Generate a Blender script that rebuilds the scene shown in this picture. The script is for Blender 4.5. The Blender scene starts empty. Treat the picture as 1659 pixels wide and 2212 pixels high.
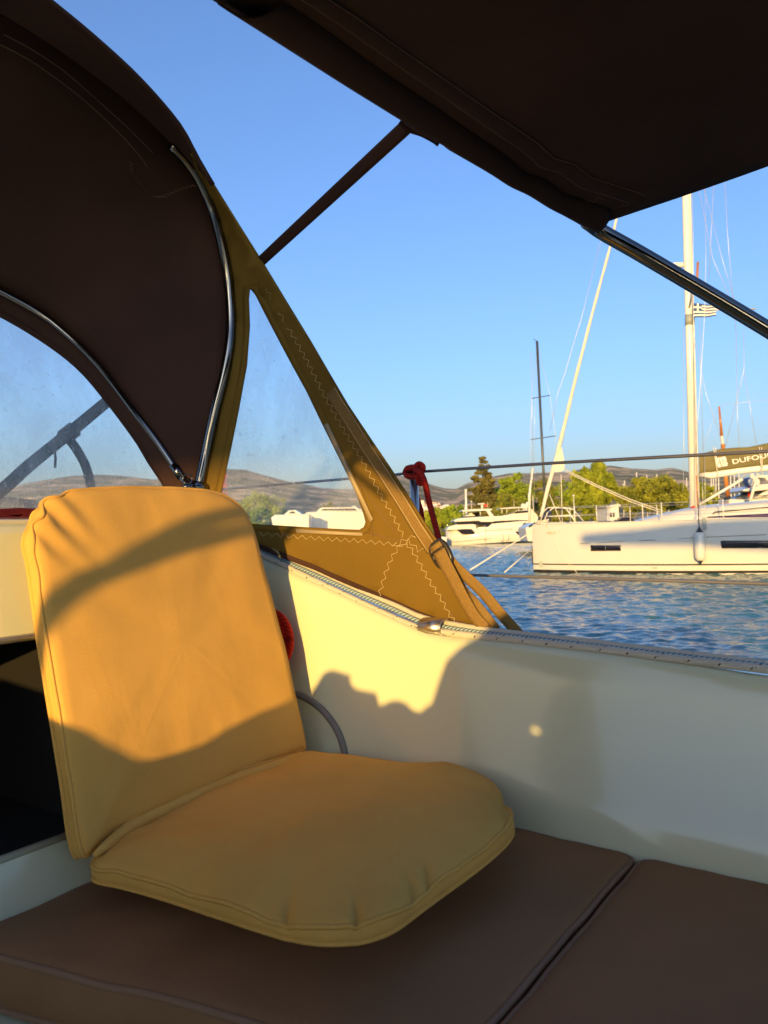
import bpy, bmesh, math, random
import numpy as np
from mathutils import Vector, Matrix, noise
from mathutils.bvhtree import BVHTree
from mathutils.geometry import delaunay_2d_cdt
PI = math.pi
random.seed(7); rng = np.random.default_rng(7)
scn = bpy.context.scene
C = scn.collection

# ------------------------------------------------------------------ camera, sky, sun, exposure
EYE = 1.75                                   # metres above the water
PITCH, ROLL, FPX = math.radians(1.52), math.radians(1.8), 1660.0
_f = Vector((0, math.cos(PITCH), math.sin(PITCH)))
_r0 = Vector((1, 0, 0)); _u0 = Vector((0, -math.sin(PITCH), math.cos(PITCH)))
_R = math.cos(ROLL) * _r0 - math.sin(ROLL) * _u0
_U = math.sin(ROLL) * _r0 + math.cos(ROLL) * _u0
CAM = Vector((0, 0, EYE))
cd = bpy.data.cameras.new('camera'); cam = bpy.data.objects.new('camera', cd); C.objects.link(cam)
cd.sensor_fit = 'VERTICAL'; cd.sensor_height = 36.0; cd.lens = 36.0 * FPX / 2212.0
cd.clip_start = 0.02; cd.clip_end = 30000
cam.matrix_world = Matrix((( _R.x, _U.x, -_f.x, CAM.x), (_R.y, _U.y, -_f.y, CAM.y), (_R.z, _U.z, -_f.z, CAM.z), (0, 0, 0, 1)))
scn.camera = cam
cd.dof.use_dof = True; cd.dof.focus_distance = 1.9; cd.dof.aperture_fstop = 9.0

SUN_EL, SUN_TH = math.radians(6.5), math.radians(14.0)     # light travels along +Y, 5 degrees to the right, and down
SUND = Vector((math.sin(SUN_TH) * math.cos(SUN_EL), math.cos(SUN_TH) * math.cos(SUN_EL), -math.sin(SUN_EL)))
world = bpy.data.worlds.new('World'); scn.world = world; world.use_nodes = True
wn = world.node_tree; bg = wn.nodes['Background']
sky = wn.nodes.new('ShaderNodeTexSky'); sky.sky_type = 'NISHITA'; sky.sun_disc = False
sky.sun_elevation = SUN_EL; sky.sun_rotation = PI + SUN_TH
sky.air_density = 1.0; sky.dust_density = 2.4; sky.ozone_density = 3.0; sky.altitude = 0
tint = wn.nodes.new('ShaderNodeMixRGB'); tint.blend_type = 'MULTIPLY'; tint.inputs[0].default_value = 1.0; tint.inputs[2].default_value = (.93, 1.07, 1.34, 1)
wn.links.new(sky.outputs[0], tint.inputs[1]); wn.links.new(tint.outputs[0], bg.inputs[0]); bg.inputs[1].default_value = 0.15
sl = bpy.data.lights.new('sun', 'SUN'); so = bpy.data.objects.new('sun', sl); C.objects.link(so)
sl.energy = 4.3; sl.angle = math.radians(0.45); sl.color = (1.0, 0.61, 0.165)
so.rotation_euler = (-SUND).to_track_quat('Z', 'Y').to_euler()
scn.view_settings.view_transform = 'Standard'; scn.view_settings.look = 'None'
scn.view_settings.exposure = 1.06; scn.view_settings.gamma = 1.0; scn.view_settings.use_curve_mapping = False
scn.cycles.max_bounces = 8; scn.cycles.transparent_max_bounces = 24
scn.cycles.caustics_reflective = False; scn.cycles.caustics_refractive = False

# ------------------------------------------------------------------ frames of the boat and sight lines
AX = Vector((-.814, .581, 0)).normalized(); BX = Vector((.581, .814, 0)).normalized(); ZX = Vector((0, 0, 1))
def W(a, b, h): return CAM + AX * a + BX * b + ZX * h         # a forward along the boat, b outboard, h above eye level
def ray(u, v): return _f + _R * ((u - 829.5) / FPX) + _U * ((1106 - v) / FPX)
def on(u, v, n, k):
    d = ray(u, v); return CAM + d * (k / d.dot(n))
def on_a(u, v, a): return on(u, v, AX, a)
def on_b(u, v, b): return on(u, v, BX, b)
def on_h(u, v, h): return on(u, v, ZX, h)
def on_Y(u, v, y): return on(u, v, Vector((0, 1, 0)), y)
def on_pl(u, v, p0, n): return on(u, v, n, (p0 - CAM).dot(n))
def abh(P): q = P - CAM; return q.dot(AX), q.dot(BX), q.z
def proj(P):
    q = P - CAM; z = q.dot(_f); return 829.5 + FPX * q.dot(_R) / z, 1106 - FPX * q.dot(_U) / z

# ------------------------------------------------------------------ object helpers
def tag(o, label=None, cat=None, group=None, kind=None):
    if label: o['label'] = label
    if cat: o['category'] = cat
    if group: o['group'] = group
    if kind: o['kind'] = kind
    return o
def thing(name, label, cat, loc=(0, 0, 0), group=None):
    o = bpy.data.objects.new(name, None); C.objects.link(o); o.location = loc; o.empty_display_size = .1
    return tag(o, label, cat, group)
def obj(name, verts, faces, m, parent=None, smooth=True, uvs=None):
    me = bpy.data.meshes.new(name); me.from_pydata([tuple(v) for v in verts], [], faces)
    if uvs is not None:
        ul = me.uv_layers.new(name='UVMap'); li = np.empty(len(me.loops), dtype=np.int32)
        me.loops.foreach_get('vertex_index', li); ul.data.foreach_set('uv', np.asarray(uvs, dtype=np.float32)[li].ravel())
    for mm in (m if isinstance(m, (list, tuple)) else [m]): me.materials.append(mm)
    if smooth: me.shade_smooth()
    o = bpy.data.objects.new(name, me); C.objects.link(o)
    if parent is not None: setpar(o, parent)
    return o
def setpar(o, parent):
    o.parent = parent                                      # part meshes are built in world coordinates
    o.matrix_parent_inverse = Matrix.Translation(-Vector(parent.location)) if parent.type == 'EMPTY' else Matrix.Identity(4)
def catmull(P, n, closed=False):
    P = [Vector(p) for p in P]; N = len(P); out = []
    segs = N if closed else N - 1
    for i in range(segs):
        if closed: p0, p1, p2, p3 = P[(i - 1) % N], P[i], P[(i + 1) % N], P[(i + 2) % N]
        else:
            p1, p2 = P[i], P[i + 1]; p0 = P[i - 1] if i > 0 else p1 * 2 - p2; p3 = P[i + 2] if i + 2 < N else p2 * 2 - p1
        for k in range(n):
            t = k / n
            out.append(.5 * ((2 * p1) + (p2 - p0) * t + (2 * p0 - 5 * p1 + 4 * p2 - p3) * t * t + (3 * p1 - 3 * p2 + p3 - p0) * t ** 3))
    if not closed: out.append(P[-1])
    return out
def resample(P, n, closed=False):
    Q = list(P) + ([P[0]] if closed else []); d = [0]
    for i in range(1, len(Q)): d.append(d[-1] + (Q[i] - Q[i - 1]).length)
    T = d[-1]; out = []; j = 0; m = n if closed else n - 1
    for k in range(n):
        t = T * k / m
        while j < len(d) - 2 and d[j + 1] < t: j += 1
        s = (t - d[j]) / max(1e-9, d[j + 1] - d[j]); out.append(Q[j].lerp(Q[j + 1], min(1, max(0, s))))
    return out
def tube_data(P, r, seg=10, closed=False, cap=True, flat=1.0):
    P = [Vector(p) for p in P]; N = len(P); V = []; Fc = []; UV = []
    t = (P[1] - P[0]).normalized(); ref = Vector((0, 0, 1)) if abs(t.z) < .9 else Vector((1, 0, 0))
    nrm = (ref - t * ref.dot(t)).normalized(); L = 0
    for i in range(N):
        if closed: tt = (P[(i + 1) % N] - P[i - 1]).normalized()
        else: tt = (P[min(i + 1, N - 1)] - P[max(i - 1, 0)]).normalized()
        nrm = (nrm - tt * nrm.dot(tt)).normalized(); bn = tt.cross(nrm)
        if i: L += (P[i] - P[i - 1]).length
        rr = r(i / (N - 1)) if callable(r) else r
        for k in range(seg):
            a = 2 * PI * k / seg; V.append(P[i] + nrm * (math.cos(a) * rr) + bn * (math.sin(a) * rr * flat)); UV.append((L, k / seg))
    M = N if closed else N - 1
    for i in range(M):
        for k in range(seg):
            a, b = i * seg + k, i * seg + (k + 1) % seg; c, d = ((i + 1) % N) * seg + (k + 1) % seg, ((i + 1) % N) * seg + k
            Fc.append((a, b, c, d))
    if cap and not closed: Fc.append(tuple(range(seg))[::-1]); Fc.append(tuple(range((N - 1) * seg, N * seg)))
    return V, Fc, UV
def tube(name, P, r, m, parent=None, seg=10, closed=False, flat=1.0):
    V, Fc, UV = tube_data(P, r, seg, closed, flat=flat); return obj(name, V, Fc, m, parent, True, UV)
SEP = {'hanging_line', 'side_line', 'spreader', 'clew_sheet', 'lazy_line', 'bimini_leg', 'shroud', 'rigging_wire', 'guard_wire', 'pulpit', 'limb', 'cord', 'mast_leg'}
def tubes(name, LP, r, m, parent=None, seg=6):
    if name in SEP:
        for P in LP: o = tube(name, P, r, m, parent, seg)
        return o
    V, Fc, UV = [], [], []
    for P in LP:
        v, f, u = tube_data(P, r, seg); k = len(V); V += v; UV += u; Fc += [tuple(i + k for i in q) for q in f]
    return obj(name, V, Fc, m, parent, True, UV)
def grid(rows):
    nr, nc = len(rows), len(rows[0]); V = [p for r in rows for p in r]; UV = [(i / (nr - 1), j / (nc - 1)) for i in range(nr) for j in range(nc)]
    return V, [(i * nc + j, i * nc + j + 1, (i + 1) * nc + j + 1, (i + 1) * nc + j) for i in range(nr - 1) for j in range(nc - 1)], UV
def sheet(name, rows, m, parent=None, thick=0.0, off=1.0):
    V, Fc, UV = grid(rows); o = obj(name, V, Fc, m, parent, True, UV)
    if thick: solid(o, thick, off)
    return o
def solid(o, t, off=0.0):
    s = o.modifiers.new('thickness', 'SOLIDIFY'); s.thickness = t; s.offset = off; s.use_even_offset = False
def box_data(x0, x1, y0, y1, z0, z1, fn=None):
    V = [Vector((x, y, z)) for x in (x0, x1) for y in (y0, y1) for z in (z0, z1)]
    if fn: V = [fn(*v) for v in V]
    return V, [(0, 1, 3, 2), (4, 6, 7, 5), (0, 4, 5, 1), (2, 3, 7, 6), (0, 2, 6, 4), (1, 5, 7, 3)]
def box(name, x0, x1, y0, y1, z0, z1, m, parent=None, fn=None, bevel=0.0):
    V, Fc = box_data(x0, x1, y0, y1, z0, z1, fn); o = obj(name, V, Fc, m, parent, False)
    if bevel:
        b = o.modifiers.new('bevel', 'BEVEL'); b.width = bevel; b.segments = 3; b.limit_method = 'ANGLE'; o.data.shade_smooth()
        o.modifiers.new('wn', 'WEIGHTED_NORMAL')
    return o
def surf(rows):
    V, Fc, _ = grid(rows); return BVHTree.FromPolygons([tuple(v) for v in V], Fc)
def hit(bvh, u, v, lift=0.0):
    d = ray(u, v).normalized(); loc, nr, i, dist = bvh.ray_cast(CAM, d)
    if loc is None:
        best = None
        for k in range(60):
            p = CAM + d * (.6 + k * .04); q = bvh.find_nearest(p)
            if q[0] is not None and (best is None or q[3] < best[3]): best = (q[0], q[1], q[2], q[3])
        return CAM + d * ((best[0] - CAM).dot(d) - lift)
    return loc - d * lift
def inside(p, poly):
    x, y = p; c = False; n = len(poly)
    for i in range(n):
        x1, y1 = poly[i][0], poly[i][1]; x2, y2 = poly[i - 1][0], poly[i - 1][1]
        if (y1 > y) != (y2 > y) and x < (x2 - x1) * (y - y1) / (y2 - y1) + x1: c = not c
    return c
def patch(name, outline, holes, mapfn, m, parent=None, step=25, thick=0.0, off=0.0, smooth=True):
    outline = [Vector((p[0], p[1])) for p in outline]; holes = [[Vector((p[0], p[1])) for p in h] for h in holes]
    pts = list(outline); edges = [(i, (i + 1) % len(outline)) for i in range(len(outline))]
    for h in holes:
        k = len(pts); pts += h; edges += [(k + i, k + (i + 1) % len(h)) for i in range(len(h))]
    xs = [p.x for p in outline]; ys = [p.y for p in outline]; allb = [outline] + holes
    y = min(ys) + step * .5
    while y < max(ys):
        x = min(xs) + step * .5
        while x < max(xs):
            q = Vector((x, y))
            if inside(q, outline) and not any(inside(q, h) for h in holes) and min((q - b).length for L in allb for b in L) > step * .45: pts.append(q)
            x += step
        y += step
    r = delaunay_2d_cdt(pts, edges, [], 0, 1e-6)
    co = [Vector(c) for c in r[0]]; Fc = []
    for f in r[2]:
        c = sum((co[i] for i in f), Vector((0, 0))) / len(f)
        if inside(c, outline) and not any(inside(c, h) for h in holes): Fc.append(tuple(f))
    o = obj(name, [mapfn(c.x, c.y) for c in co], Fc, m, parent, smooth, [(c.x, c.y) for c in co])
    if thick: solid(o, thick, off)
    return o
def pillow(name, out3, nrm, T, m, parent=None, puff=.012, piping=None, pipe_name='piping', wob=None, r_pipe=.0035, sides=(1, -1), seed=0, wrinkle=0.0, back_puff=None):
    """a stuffed slab: out3 = outline of its front face, nrm points out of the front"""
    nrm = nrm.normalized(); n = len(out3); c = sum(out3, Vector((0, 0, 0))) / n
    mid = [p - nrm * (T / 2) for p in out3]; cm = c - nrm * (T / 2); rows = []
    fr = [(.10, .5), (.22, .65), (.38, .8), (.55, .9), (.72, .97), (.88, 1.0)]
    prof = [(0.0, T / 2 - .010), (.0035, T / 2 - .004), (.010, T / 2), (.022, T / 2 + puff * .22), (.045, T / 2 + puff * .4)]
    def ring(p, d, z, s=0):
        v = p - cm; L = v.length; k = 1 - d / L
        if s: k = (1 - .045 / L) * (1 - s)
        w = 0
        q = cm + v * k
        if wrinkle and z > 0: w = wrinkle * noise.noise(q * 9 + Vector((seed, 0, 0))) + wrinkle * .5 * noise.noise(q * 23 + Vector((0, seed, 0)))
        return q + nrm * (z + w)
    for d, z in prof[::-1]: pass
    R = []
    for s, h in fr[::-1]: R.append([ring(p, 0, T / 2 + puff * (.4 + .6 * h), s) for p in mid])
    for d, z in prof[::-1]: R.append([ring(p, d, z) for p in mid])
    bulge = .0015
    R.append([ring(p, -bulge, 0) for p in mid])
    bp = puff if back_puff is None else back_puff
    for d, z in prof: R.append([ring(p, d, -(z if z <= T / 2 else T / 2 + (z - T / 2) * bp / puff)) for p in mid])
    for s, h in fr: R.append([ring(p, 0, -(T / 2 + bp * (.4 + .6 * h)), s) for p in mid])
    if wob: R = [[wob(p) for p in row] for row in R]
    V = [p for row in R for p in row]; Fc = []
    for i in range(len(R) - 1):
        for j in range(n): Fc.append((i * n + j, i * n + (j + 1) % n, (i + 1) * n + (j + 1) % n, (i + 1) * n + j))
    k = len(V); V.append(sum(R[0], Vector()) / n + nrm * puff * .0); V.append(sum(R[-1], Vector()) / n)
    for j in range(n): Fc.append((j, k, (j + 1) % n)); b = (len(R) - 1) * n; Fc.append((b + j, b + (j + 1) % n, k + 1))
    o = obj(name, V, Fc, m, parent)
    if piping:
        for sd in sides:
            P = [ring(p, .001, sd * (T / 2 - .007)) for p in mid]
            if wob: P = [wob(p) for p in P]
            tube(pipe_name, P, r_pipe, piping, parent, 6, closed=True)
    return o

# ------------------------------------------------------------------ materials
def mat(name, col, rough=.6, metal=0.0, spec=.5, coat=0.0, var=0.0, vscale=3.0, bump=0.0, bscale=60.0, col2=None, stretch=None, trans=0.0, sheen=0.0, detail=4.0):
    m = bpy.data.materials.new(name); m.use_nodes = True; nt = m.node_tree; b = nt.nodes['Principled BSDF']
    b.inputs['Base Color'].default_value = (*col, 1); b.inputs['Roughness'].default_value = rough; b.inputs['Metallic'].default_value = metal
    b.inputs['Specular IOR Level'].default_value = spec; b.inputs['Coat Weight'].default_value = coat; b.inputs['Coat Roughness'].default_value = .06
    if sheen: b.inputs['Sheen Weight'].default_value = sheen; b.inputs['Sheen Roughness'].default_value = .5
    tc = nt.nodes.new('ShaderNodeTexCoord'); src = tc.outputs['Object']
    if stretch:
        mp = nt.nodes.new('ShaderNodeMapping'); mp.inputs['Scale'].default_value = stretch; nt.links.new(src, mp.inputs[0]); src = mp.outputs[0]
    if var or col2:
        nz = nt.nodes.new('ShaderNodeTexNoise'); nz.inputs['Scale'].default_value = vscale; nz.inputs['Detail'].default_value = detail; nt.links.new(src, nz.inputs['Vector'])
        cr = nt.nodes.new('ShaderNodeValToRGB'); nt.links.new(nz.outputs['Fac'], cr.inputs[0])
        cr.color_ramp.elements[0].position = .32; cr.color_ramp.elements[1].position = .68
        c2 = col2 or tuple(min(1, x * (1 + var)) for x in col); c1 = col if col2 else tuple(x * (1 - var) for x in col)
        cr.color_ramp.elements[0].color = (*c1, 1); cr.color_ramp.elements[1].color = (*c2, 1); nt.links.new(cr.outputs[0], b.inputs['Base Color'])
    if bump:
        n2 = nt.nodes.new('ShaderNodeTexNoise'); n2.inputs['Scale'].default_value = bscale; n2.inputs['Detail'].default_value = 5; nt.links.new(src, n2.inputs['Vector'])
        bp = nt.nodes.new('ShaderNodeBump'); bp.inputs['Strength'].default_value = 1.0; bp.inputs['Distance'].default_value = bump
        nt.links.new(n2.outputs['Fac'], bp.inputs['Height']); nt.links.new(bp.outputs[0], b.inputs['Normal'])
    if trans:
        tr = nt.nodes.new('ShaderNodeBsdfTranslucent'); mx = nt.nodes.new('ShaderNodeMixShader'); mx.inputs[0].default_value = trans
        if var or col2: nt.links.new(cr.outputs[0], tr.inputs[0])
        else: tr.inputs[0].default_value = (*col, 1)
        nt.links.new(b.outputs[0], mx.inputs[1]); nt.links.new(tr.outputs[0], mx.inputs[2]); nt.links.new(mx.outputs[0], nt.nodes['Material Output'].inputs[0])
    return m
def fabric(name, col, weave=900.0, wb=.00012, var=.1, vscale=6, crease=.0018, cscale=9, rough=.85, sheen=.0):
    """woven cloth: fine crossed threads, broad creases and faint wear"""
    m = mat(name, col, rough, var=var, vscale=vscale, spec=.2, sheen=sheen); nt = m.node_tree; b = nt.nodes['Principled BSDF']
    tc = nt.nodes.new('ShaderNodeTexCoord'); src = tc.outputs['Object']
    n1 = nt.nodes.new('ShaderNodeTexNoise'); n1.inputs['Scale'].default_value = cscale; n1.inputs['Detail'].default_value = 3; n1.inputs['Distortion'].default_value = .6
    mp = nt.nodes.new('ShaderNodeMapping'); mp.inputs['Scale'].default_value = (1, 1, .45); mp.inputs['Rotation'].default_value = (.3, .2, .5)
    nt.links.new(src, mp.inputs[0]); nt.links.new(mp.outputs[0], n1.inputs['Vector'])
    n2 = nt.nodes.new('ShaderNodeTexNoise'); n2.inputs['Scale'].default_value = weave * .5; n2.inputs['Detail'].default_value = 1; nt.links.new(src, n2.inputs['Vector'])
    b1 = nt.nodes.new('ShaderNodeBump'); b1.inputs['Distance'].default_value = crease; nt.links.new(n1.outputs['Fac'], b1.inputs['Height'])
    b2 = nt.nodes.new('ShaderNodeBump'); b2.inputs['Distance'].default_value = wb * 4; nt.links.new(n2.outputs['Fac'], b2.inputs['Height']); nt.links.new(b1.outputs[0], b2.inputs['Normal'])
    nt.links.new(b2.outputs[0], b.inputs['Normal'])
    n3 = nt.nodes.new('ShaderNodeTexNoise'); n3.inputs['Scale'].default_value = 620; n3.inputs['Detail'].default_value = 3; nt.links.new(src, n3.inputs['Vector'])
    mr = nt.nodes.new('ShaderNodeMapRange'); mr.inputs[1].default_value = .3; mr.inputs[2].default_value = .7; mr.inputs[3].default_value = .93; mr.inputs[4].default_value = 1.05; nt.links.new(n3.outputs[0], mr.inputs[0])
    mx = nt.nodes.new('ShaderNodeMixRGB'); mx.blend_type = 'MULTIPLY'; mx.inputs[0].default_value = 1
    lk = b.inputs['Base Color'].links[0]; src0 = lk.from_socket; nt.links.remove(lk); nt.links.new(src0, mx.inputs[1]); nt.links.new(mr.outputs[0], mx.inputs[2]); nt.links.new(mx.outputs[0], b.inputs['Base Color'])
    return m
def rope_mat(name, c1, c2, pitch=.05, thr=.9, mode='fleck', bumpd=.0008):
    """braided cover in UV space: u metres along, v round the rope"""
    m = mat(name, c1, .8, spec=.2); nt = m.node_tree; b = nt.nodes['Principled BSDF']; L = nt.links
    uv = nt.nodes.new('ShaderNodeUVMap'); sx = nt.nodes.new('ShaderNodeSeparateXYZ'); L.new(uv.outputs[0], sx.inputs[0])
    def ma(op, a, bb=None):
        n = nt.nodes.new('ShaderNodeMath'); n.operation = op
        for i, x in enumerate((a, bb)):
            if x is None: continue
            if isinstance(x, (int, float)): n.inputs[i].default_value = x
            else: L.new(x, n.inputs[i])
        return n.outputs[0]
    u, v = sx.outputs[0], sx.outputs[1]
    s1 = ma('SINE', ma('ADD', ma('MULTIPLY', u, 1400.0), ma('MULTIPLY', v, 2 * PI * 6)))
    s2 = ma('SINE', ma('SUBTRACT', ma('MULTIPLY', u, 1400.0), ma('MULTIPLY', v, 2 * PI * 6)))
    br = ma('MAXIMUM', s1, s2)
    if mode == 'fleck':
        g = ma('SINE', ma('ADD', ma('MULTIPLY', u, 2 * PI / pitch), ma('MULTIPLY', v, 2 * PI * 1)))
        g2 = ma('SINE', ma('ADD', ma('MULTIPLY', u, 2 * PI / (pitch * .12)), ma('MULTIPLY', v, 2 * PI * 5)))
        g3 = ma('SINE', ma('MULTIPLY', v, 2 * PI * 5))
        f = ma('MULTIPLY', ma('MULTIPLY', ma('GREATER_THAN', g, thr), ma('GREATER_THAN', g2, .0)), ma('GREATER_THAN', g3, .1))
    else:
        f = ma('GREATER_THAN', ma('SINE', ma('ADD', ma('MULTIPLY', u, 2 * PI / pitch), ma('MULTIPLY', v, 2 * PI * 3))), thr)
    mx = nt.nodes.new('ShaderNodeMixRGB'); mx.inputs[1].default_value = (*c1, 1); mx.inputs[2].default_value = (*c2, 1); L.new(f, mx.inputs[0]); L.new(mx.outputs[0], b.inputs['Base Color'])
    bp = nt.nodes.new('ShaderNodeBump'); bp.inputs['Distance'].default_value = bumpd; L.new(br, bp.inputs['Height']); L.new(bp.outputs[0], b.inputs['Normal'])
    return m
def leafmat(name, c1, c2, trans=.25):
    m = mat(name, c1, .75, spec=.2, var=0, col2=c2, vscale=.55, trans=trans, detail=6); return m
def vinyl(name):
    """clear, milky, scratched sheet"""
    m = bpy.data.materials.new(name); m.use_nodes = True; nt = m.node_tree; L = nt.links
    for n in list(nt.nodes):
        if n.type != 'OUTPUT_MATERIAL': nt.nodes.remove(n)
    out = nt.nodes['Material Output']
    tr = nt.nodes.new('ShaderNodeBsdfTransparent'); tr.inputs[0].default_value = (.93, .97, .98, 1)
    df = nt.nodes.new('ShaderNodeBsdfDiffuse'); df.inputs[0].default_value = (.8, .82, .8, 1)
    tl = nt.nodes.new('ShaderNodeBsdfTranslucent'); tl.inputs[0].default_value = (.85, .9, .92, 1)
    gl = nt.nodes.new('ShaderNodeBsdfGlossy'); gl.inputs['Roughness'].default_value = .12
    tc = nt.nodes.new('ShaderNodeTexCoord')
    n1 = nt.nodes.new('ShaderNodeTexNoise'); n1.inputs['Scale'].default_value = 9; n1.inputs['Detail'].default_value = 7; n1.inputs['Roughness'].default_value = .65
    mp = nt.nodes.new('ShaderNodeMapping'); mp.inputs['Scale'].default_value = (1, 1, .55); L.new(tc.outputs['Object'], mp.inputs[0]); L.new(mp.outputs[0], n1.inputs[0])
    n2 = nt.nodes.new('ShaderNodeTexNoise'); n2.inputs['Scale'].default_value = 70; n2.inputs['Detail'].default_value = 3; L.new(tc.outputs['Object'], n2.inputs[0])
    r1 = nt.nodes.new('ShaderNodeMapRange'); r1.inputs[1].default_value = .35; r1.inputs[2].default_value = .75; r1.inputs[3].default_value = .12; r1.inputs[4].default_value = .48; L.new(n1.outputs[0], r1.inputs[0])
    r2 = nt.nodes.new('ShaderNodeMapRange'); r2.inputs[1].default_value = .62; r2.inputs[2].default_value = .74; r2.inputs[3].default_value = 0; r2.inputs[4].default_value = .22; L.new(n2.outputs[0], r2.inputs[0])
    ad = nt.nodes.new('ShaderNodeMath'); ad.operation = 'ADD'; L.new(r1.outputs[0], ad.inputs[0]); L.new(r2.outputs[0], ad.inputs[1])
    m0 = nt.nodes.new('ShaderNodeMixShader'); m0.inputs[0].default_value = .6; L.new(df.outputs[0], m0.inputs[1]); L.new(tl.outputs[0], m0.inputs[2])
    m1 = nt.nodes.new('ShaderNodeMixShader'); L.new(ad.outputs[0], m1.inputs[0]); L.new(tr.outputs[0], m1.inputs[1]); L.new(m0.outputs[0], m1.inputs[2])
    m2 = nt.nodes.new('ShaderNodeMixShader'); m2.inputs[0].default_value = .04; L.new(m1.outputs[0], m2.inputs[1]); L.new(gl.outputs[0], m2.inputs[2])
    L.new(m2.outputs[0], out.inputs[0]); return m

M = {}
M['gel'] = mat('cream_gelcoat', (.70, .715, .50), .15, spec=.5, coat=.7, var=.03, vscale=2, bump=.0006, bscale=3)
M['gelw'] = mat('white_gelcoat', (.63, .615, .56), .25, spec=.5, coat=.3, var=.02, vscale=1)
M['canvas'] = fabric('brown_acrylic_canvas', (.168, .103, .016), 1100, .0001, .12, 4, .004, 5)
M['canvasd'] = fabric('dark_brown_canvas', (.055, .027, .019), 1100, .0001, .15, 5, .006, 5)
M['web'] = mat('brown_webbing', (.24, .15, .05), .85, var=.16, vscale=300, bump=.0006, bscale=260, spec=.2)
M['welt'] = mat('tan_window_binding', (.42, .33, .2), .6, var=.1)
M['thread'] = mat('pale_thread', (.60, .48, .26), .7)
M['threadd'] = mat('brown_thread', (.22, .13, .08), .7)
M['chair'] = fabric('tan_chair_cloth', (.70, .40, .095), 1200, .00006, .06, 7, .0022, 8, .8)
M['cush'] = fabric('brown_cushion_cloth', (.29, .15, .068), 900, .00008, .10, 5, .0015, 5, .75)
M['cushp'] = fabric('brown_piping_cloth', (.30, .17, .10), 900, .00008, .1, 5, .0005, 5, .7)
M['steel'] = mat('polished_steel', (.21, .20, .185), .12, 1.0, var=.03, vscale=30)
M['bsteel'] = mat('bright_steel', (.70, .64, .56), .34, 1.0, var=.03, vscale=30)
M['vinyl'] = vinyl('clear_vinyl')
M['rope_w'] = rope_mat('cream_rope_dark_fleck', (.72, .68, .58), (.03, .025, .02), .05, .93)
M['rope_p'] = rope_mat('plain_cream_rope', (.72, .68, .58), (.6, .56, .48), .02, .5)
M['rope_b'] = rope_mat('blue_white_rope', (.10, .22, .34), (.55, .66, .66), .009, -.1, 'spiral')
M['rope_r'] = rope_mat('red_rope', (.66, .03, .015), (.45, .015, .01), .01, .3, 'spiral', .0012)
M['red'] = fabric('dark_red_cloth', (.10, .008, .012), 900)
M['black'] = mat('black_plastic', (.03, .025, .02), .35, var=.2)
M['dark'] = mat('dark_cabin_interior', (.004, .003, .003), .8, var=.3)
M['rubber'] = mat('grey_rubber', (.20, .19, .17), .6, var=.1)
M['wire'] = mat('coated_wire', (.18, .17, .18), .4, .3, var=.1)
M['alu'] = mat('white_painted_mast', (.72, .70, .64), .3, .0, coat=.2, var=.05, vscale=2)
M['alud'] = mat('dark_grey_mast', (.07, .08, .09), .35, .3, var=.1)
M['stay'] = mat('steel_stay', (.6, .6, .6), .35, .4, var=.1)
M['sail'] = fabric('cream_furled_sail', (.66, .62, .52), 300, .0001, .06, 3, .02, 3, .8)
M['bag'] = fabric('olive_sail_cover', (.16, .14, .06), 300, .0001, .12, 2, .03, 2.2, .8)
M['print'] = mat('white_print', (.75, .74, .68), .6, var=.02)
M['glassd'] = mat('dark_hull_glass', (.015, .012, .018), .08, spec=.7, var=.2)
M['glassp'] = mat('purple_tinted_glass', (.05, .025, .07), .12, spec=.7, var=.2)
M['antif'] = mat('black_antifouling', (.012, .012, .012), .7, var=.3)
M['stripe'] = mat('dark_stripe', (.035, .035, .03), .4, var=.1)
M['grey'] = mat('grey_paint', (.28, .32, .30), .5, var=.08)
M['wood'] = mat('varnished_wood', (.42, .16, .03), .3, coat=.4, var=.3, vscale=4, stretch=(1, 1, .2))
M['blue'] = mat('flag_blue', (.03, .07, .22), .8, var=.05)
M['navy'] = mat('navy_canvas', (.015, .02, .045), .8, var=.2)
M['redp'] = mat('red_cloth', (.6, .03, .02), .7, var=.1)
M['bark'] = mat('brown_bark', (.10, .07, .045), .9, var=.35, vscale=6, bump=.02, bscale=8)
M['concrete'] = mat('pale_quay_stone', (.34, .29, .21), .85, var=.2, vscale=.6, bump=.03, bscale=3)
M['grass'] = mat('shore_grass', (.05, .085, .018), .9, col2=(.11, .12, .03), vscale=.15, bump=.05, bscale=2)
M['house'] = mat('pale_plaster', (.72, .69, .62), .8, var=.15, vscale=.3)
M['roof'] = mat('terracotta_roof', (.30, .12, .06), .8, var=.2, vscale=2)
M['car'] = mat('dark_car_paint', (.012, .013, .016), .2, coat=.6, var=.1)
M['grille'] = mat('padded_grey_cover', (.018, .03, .036), .8, var=.3, vscale=14, bump=.003, bscale=20)

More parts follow.
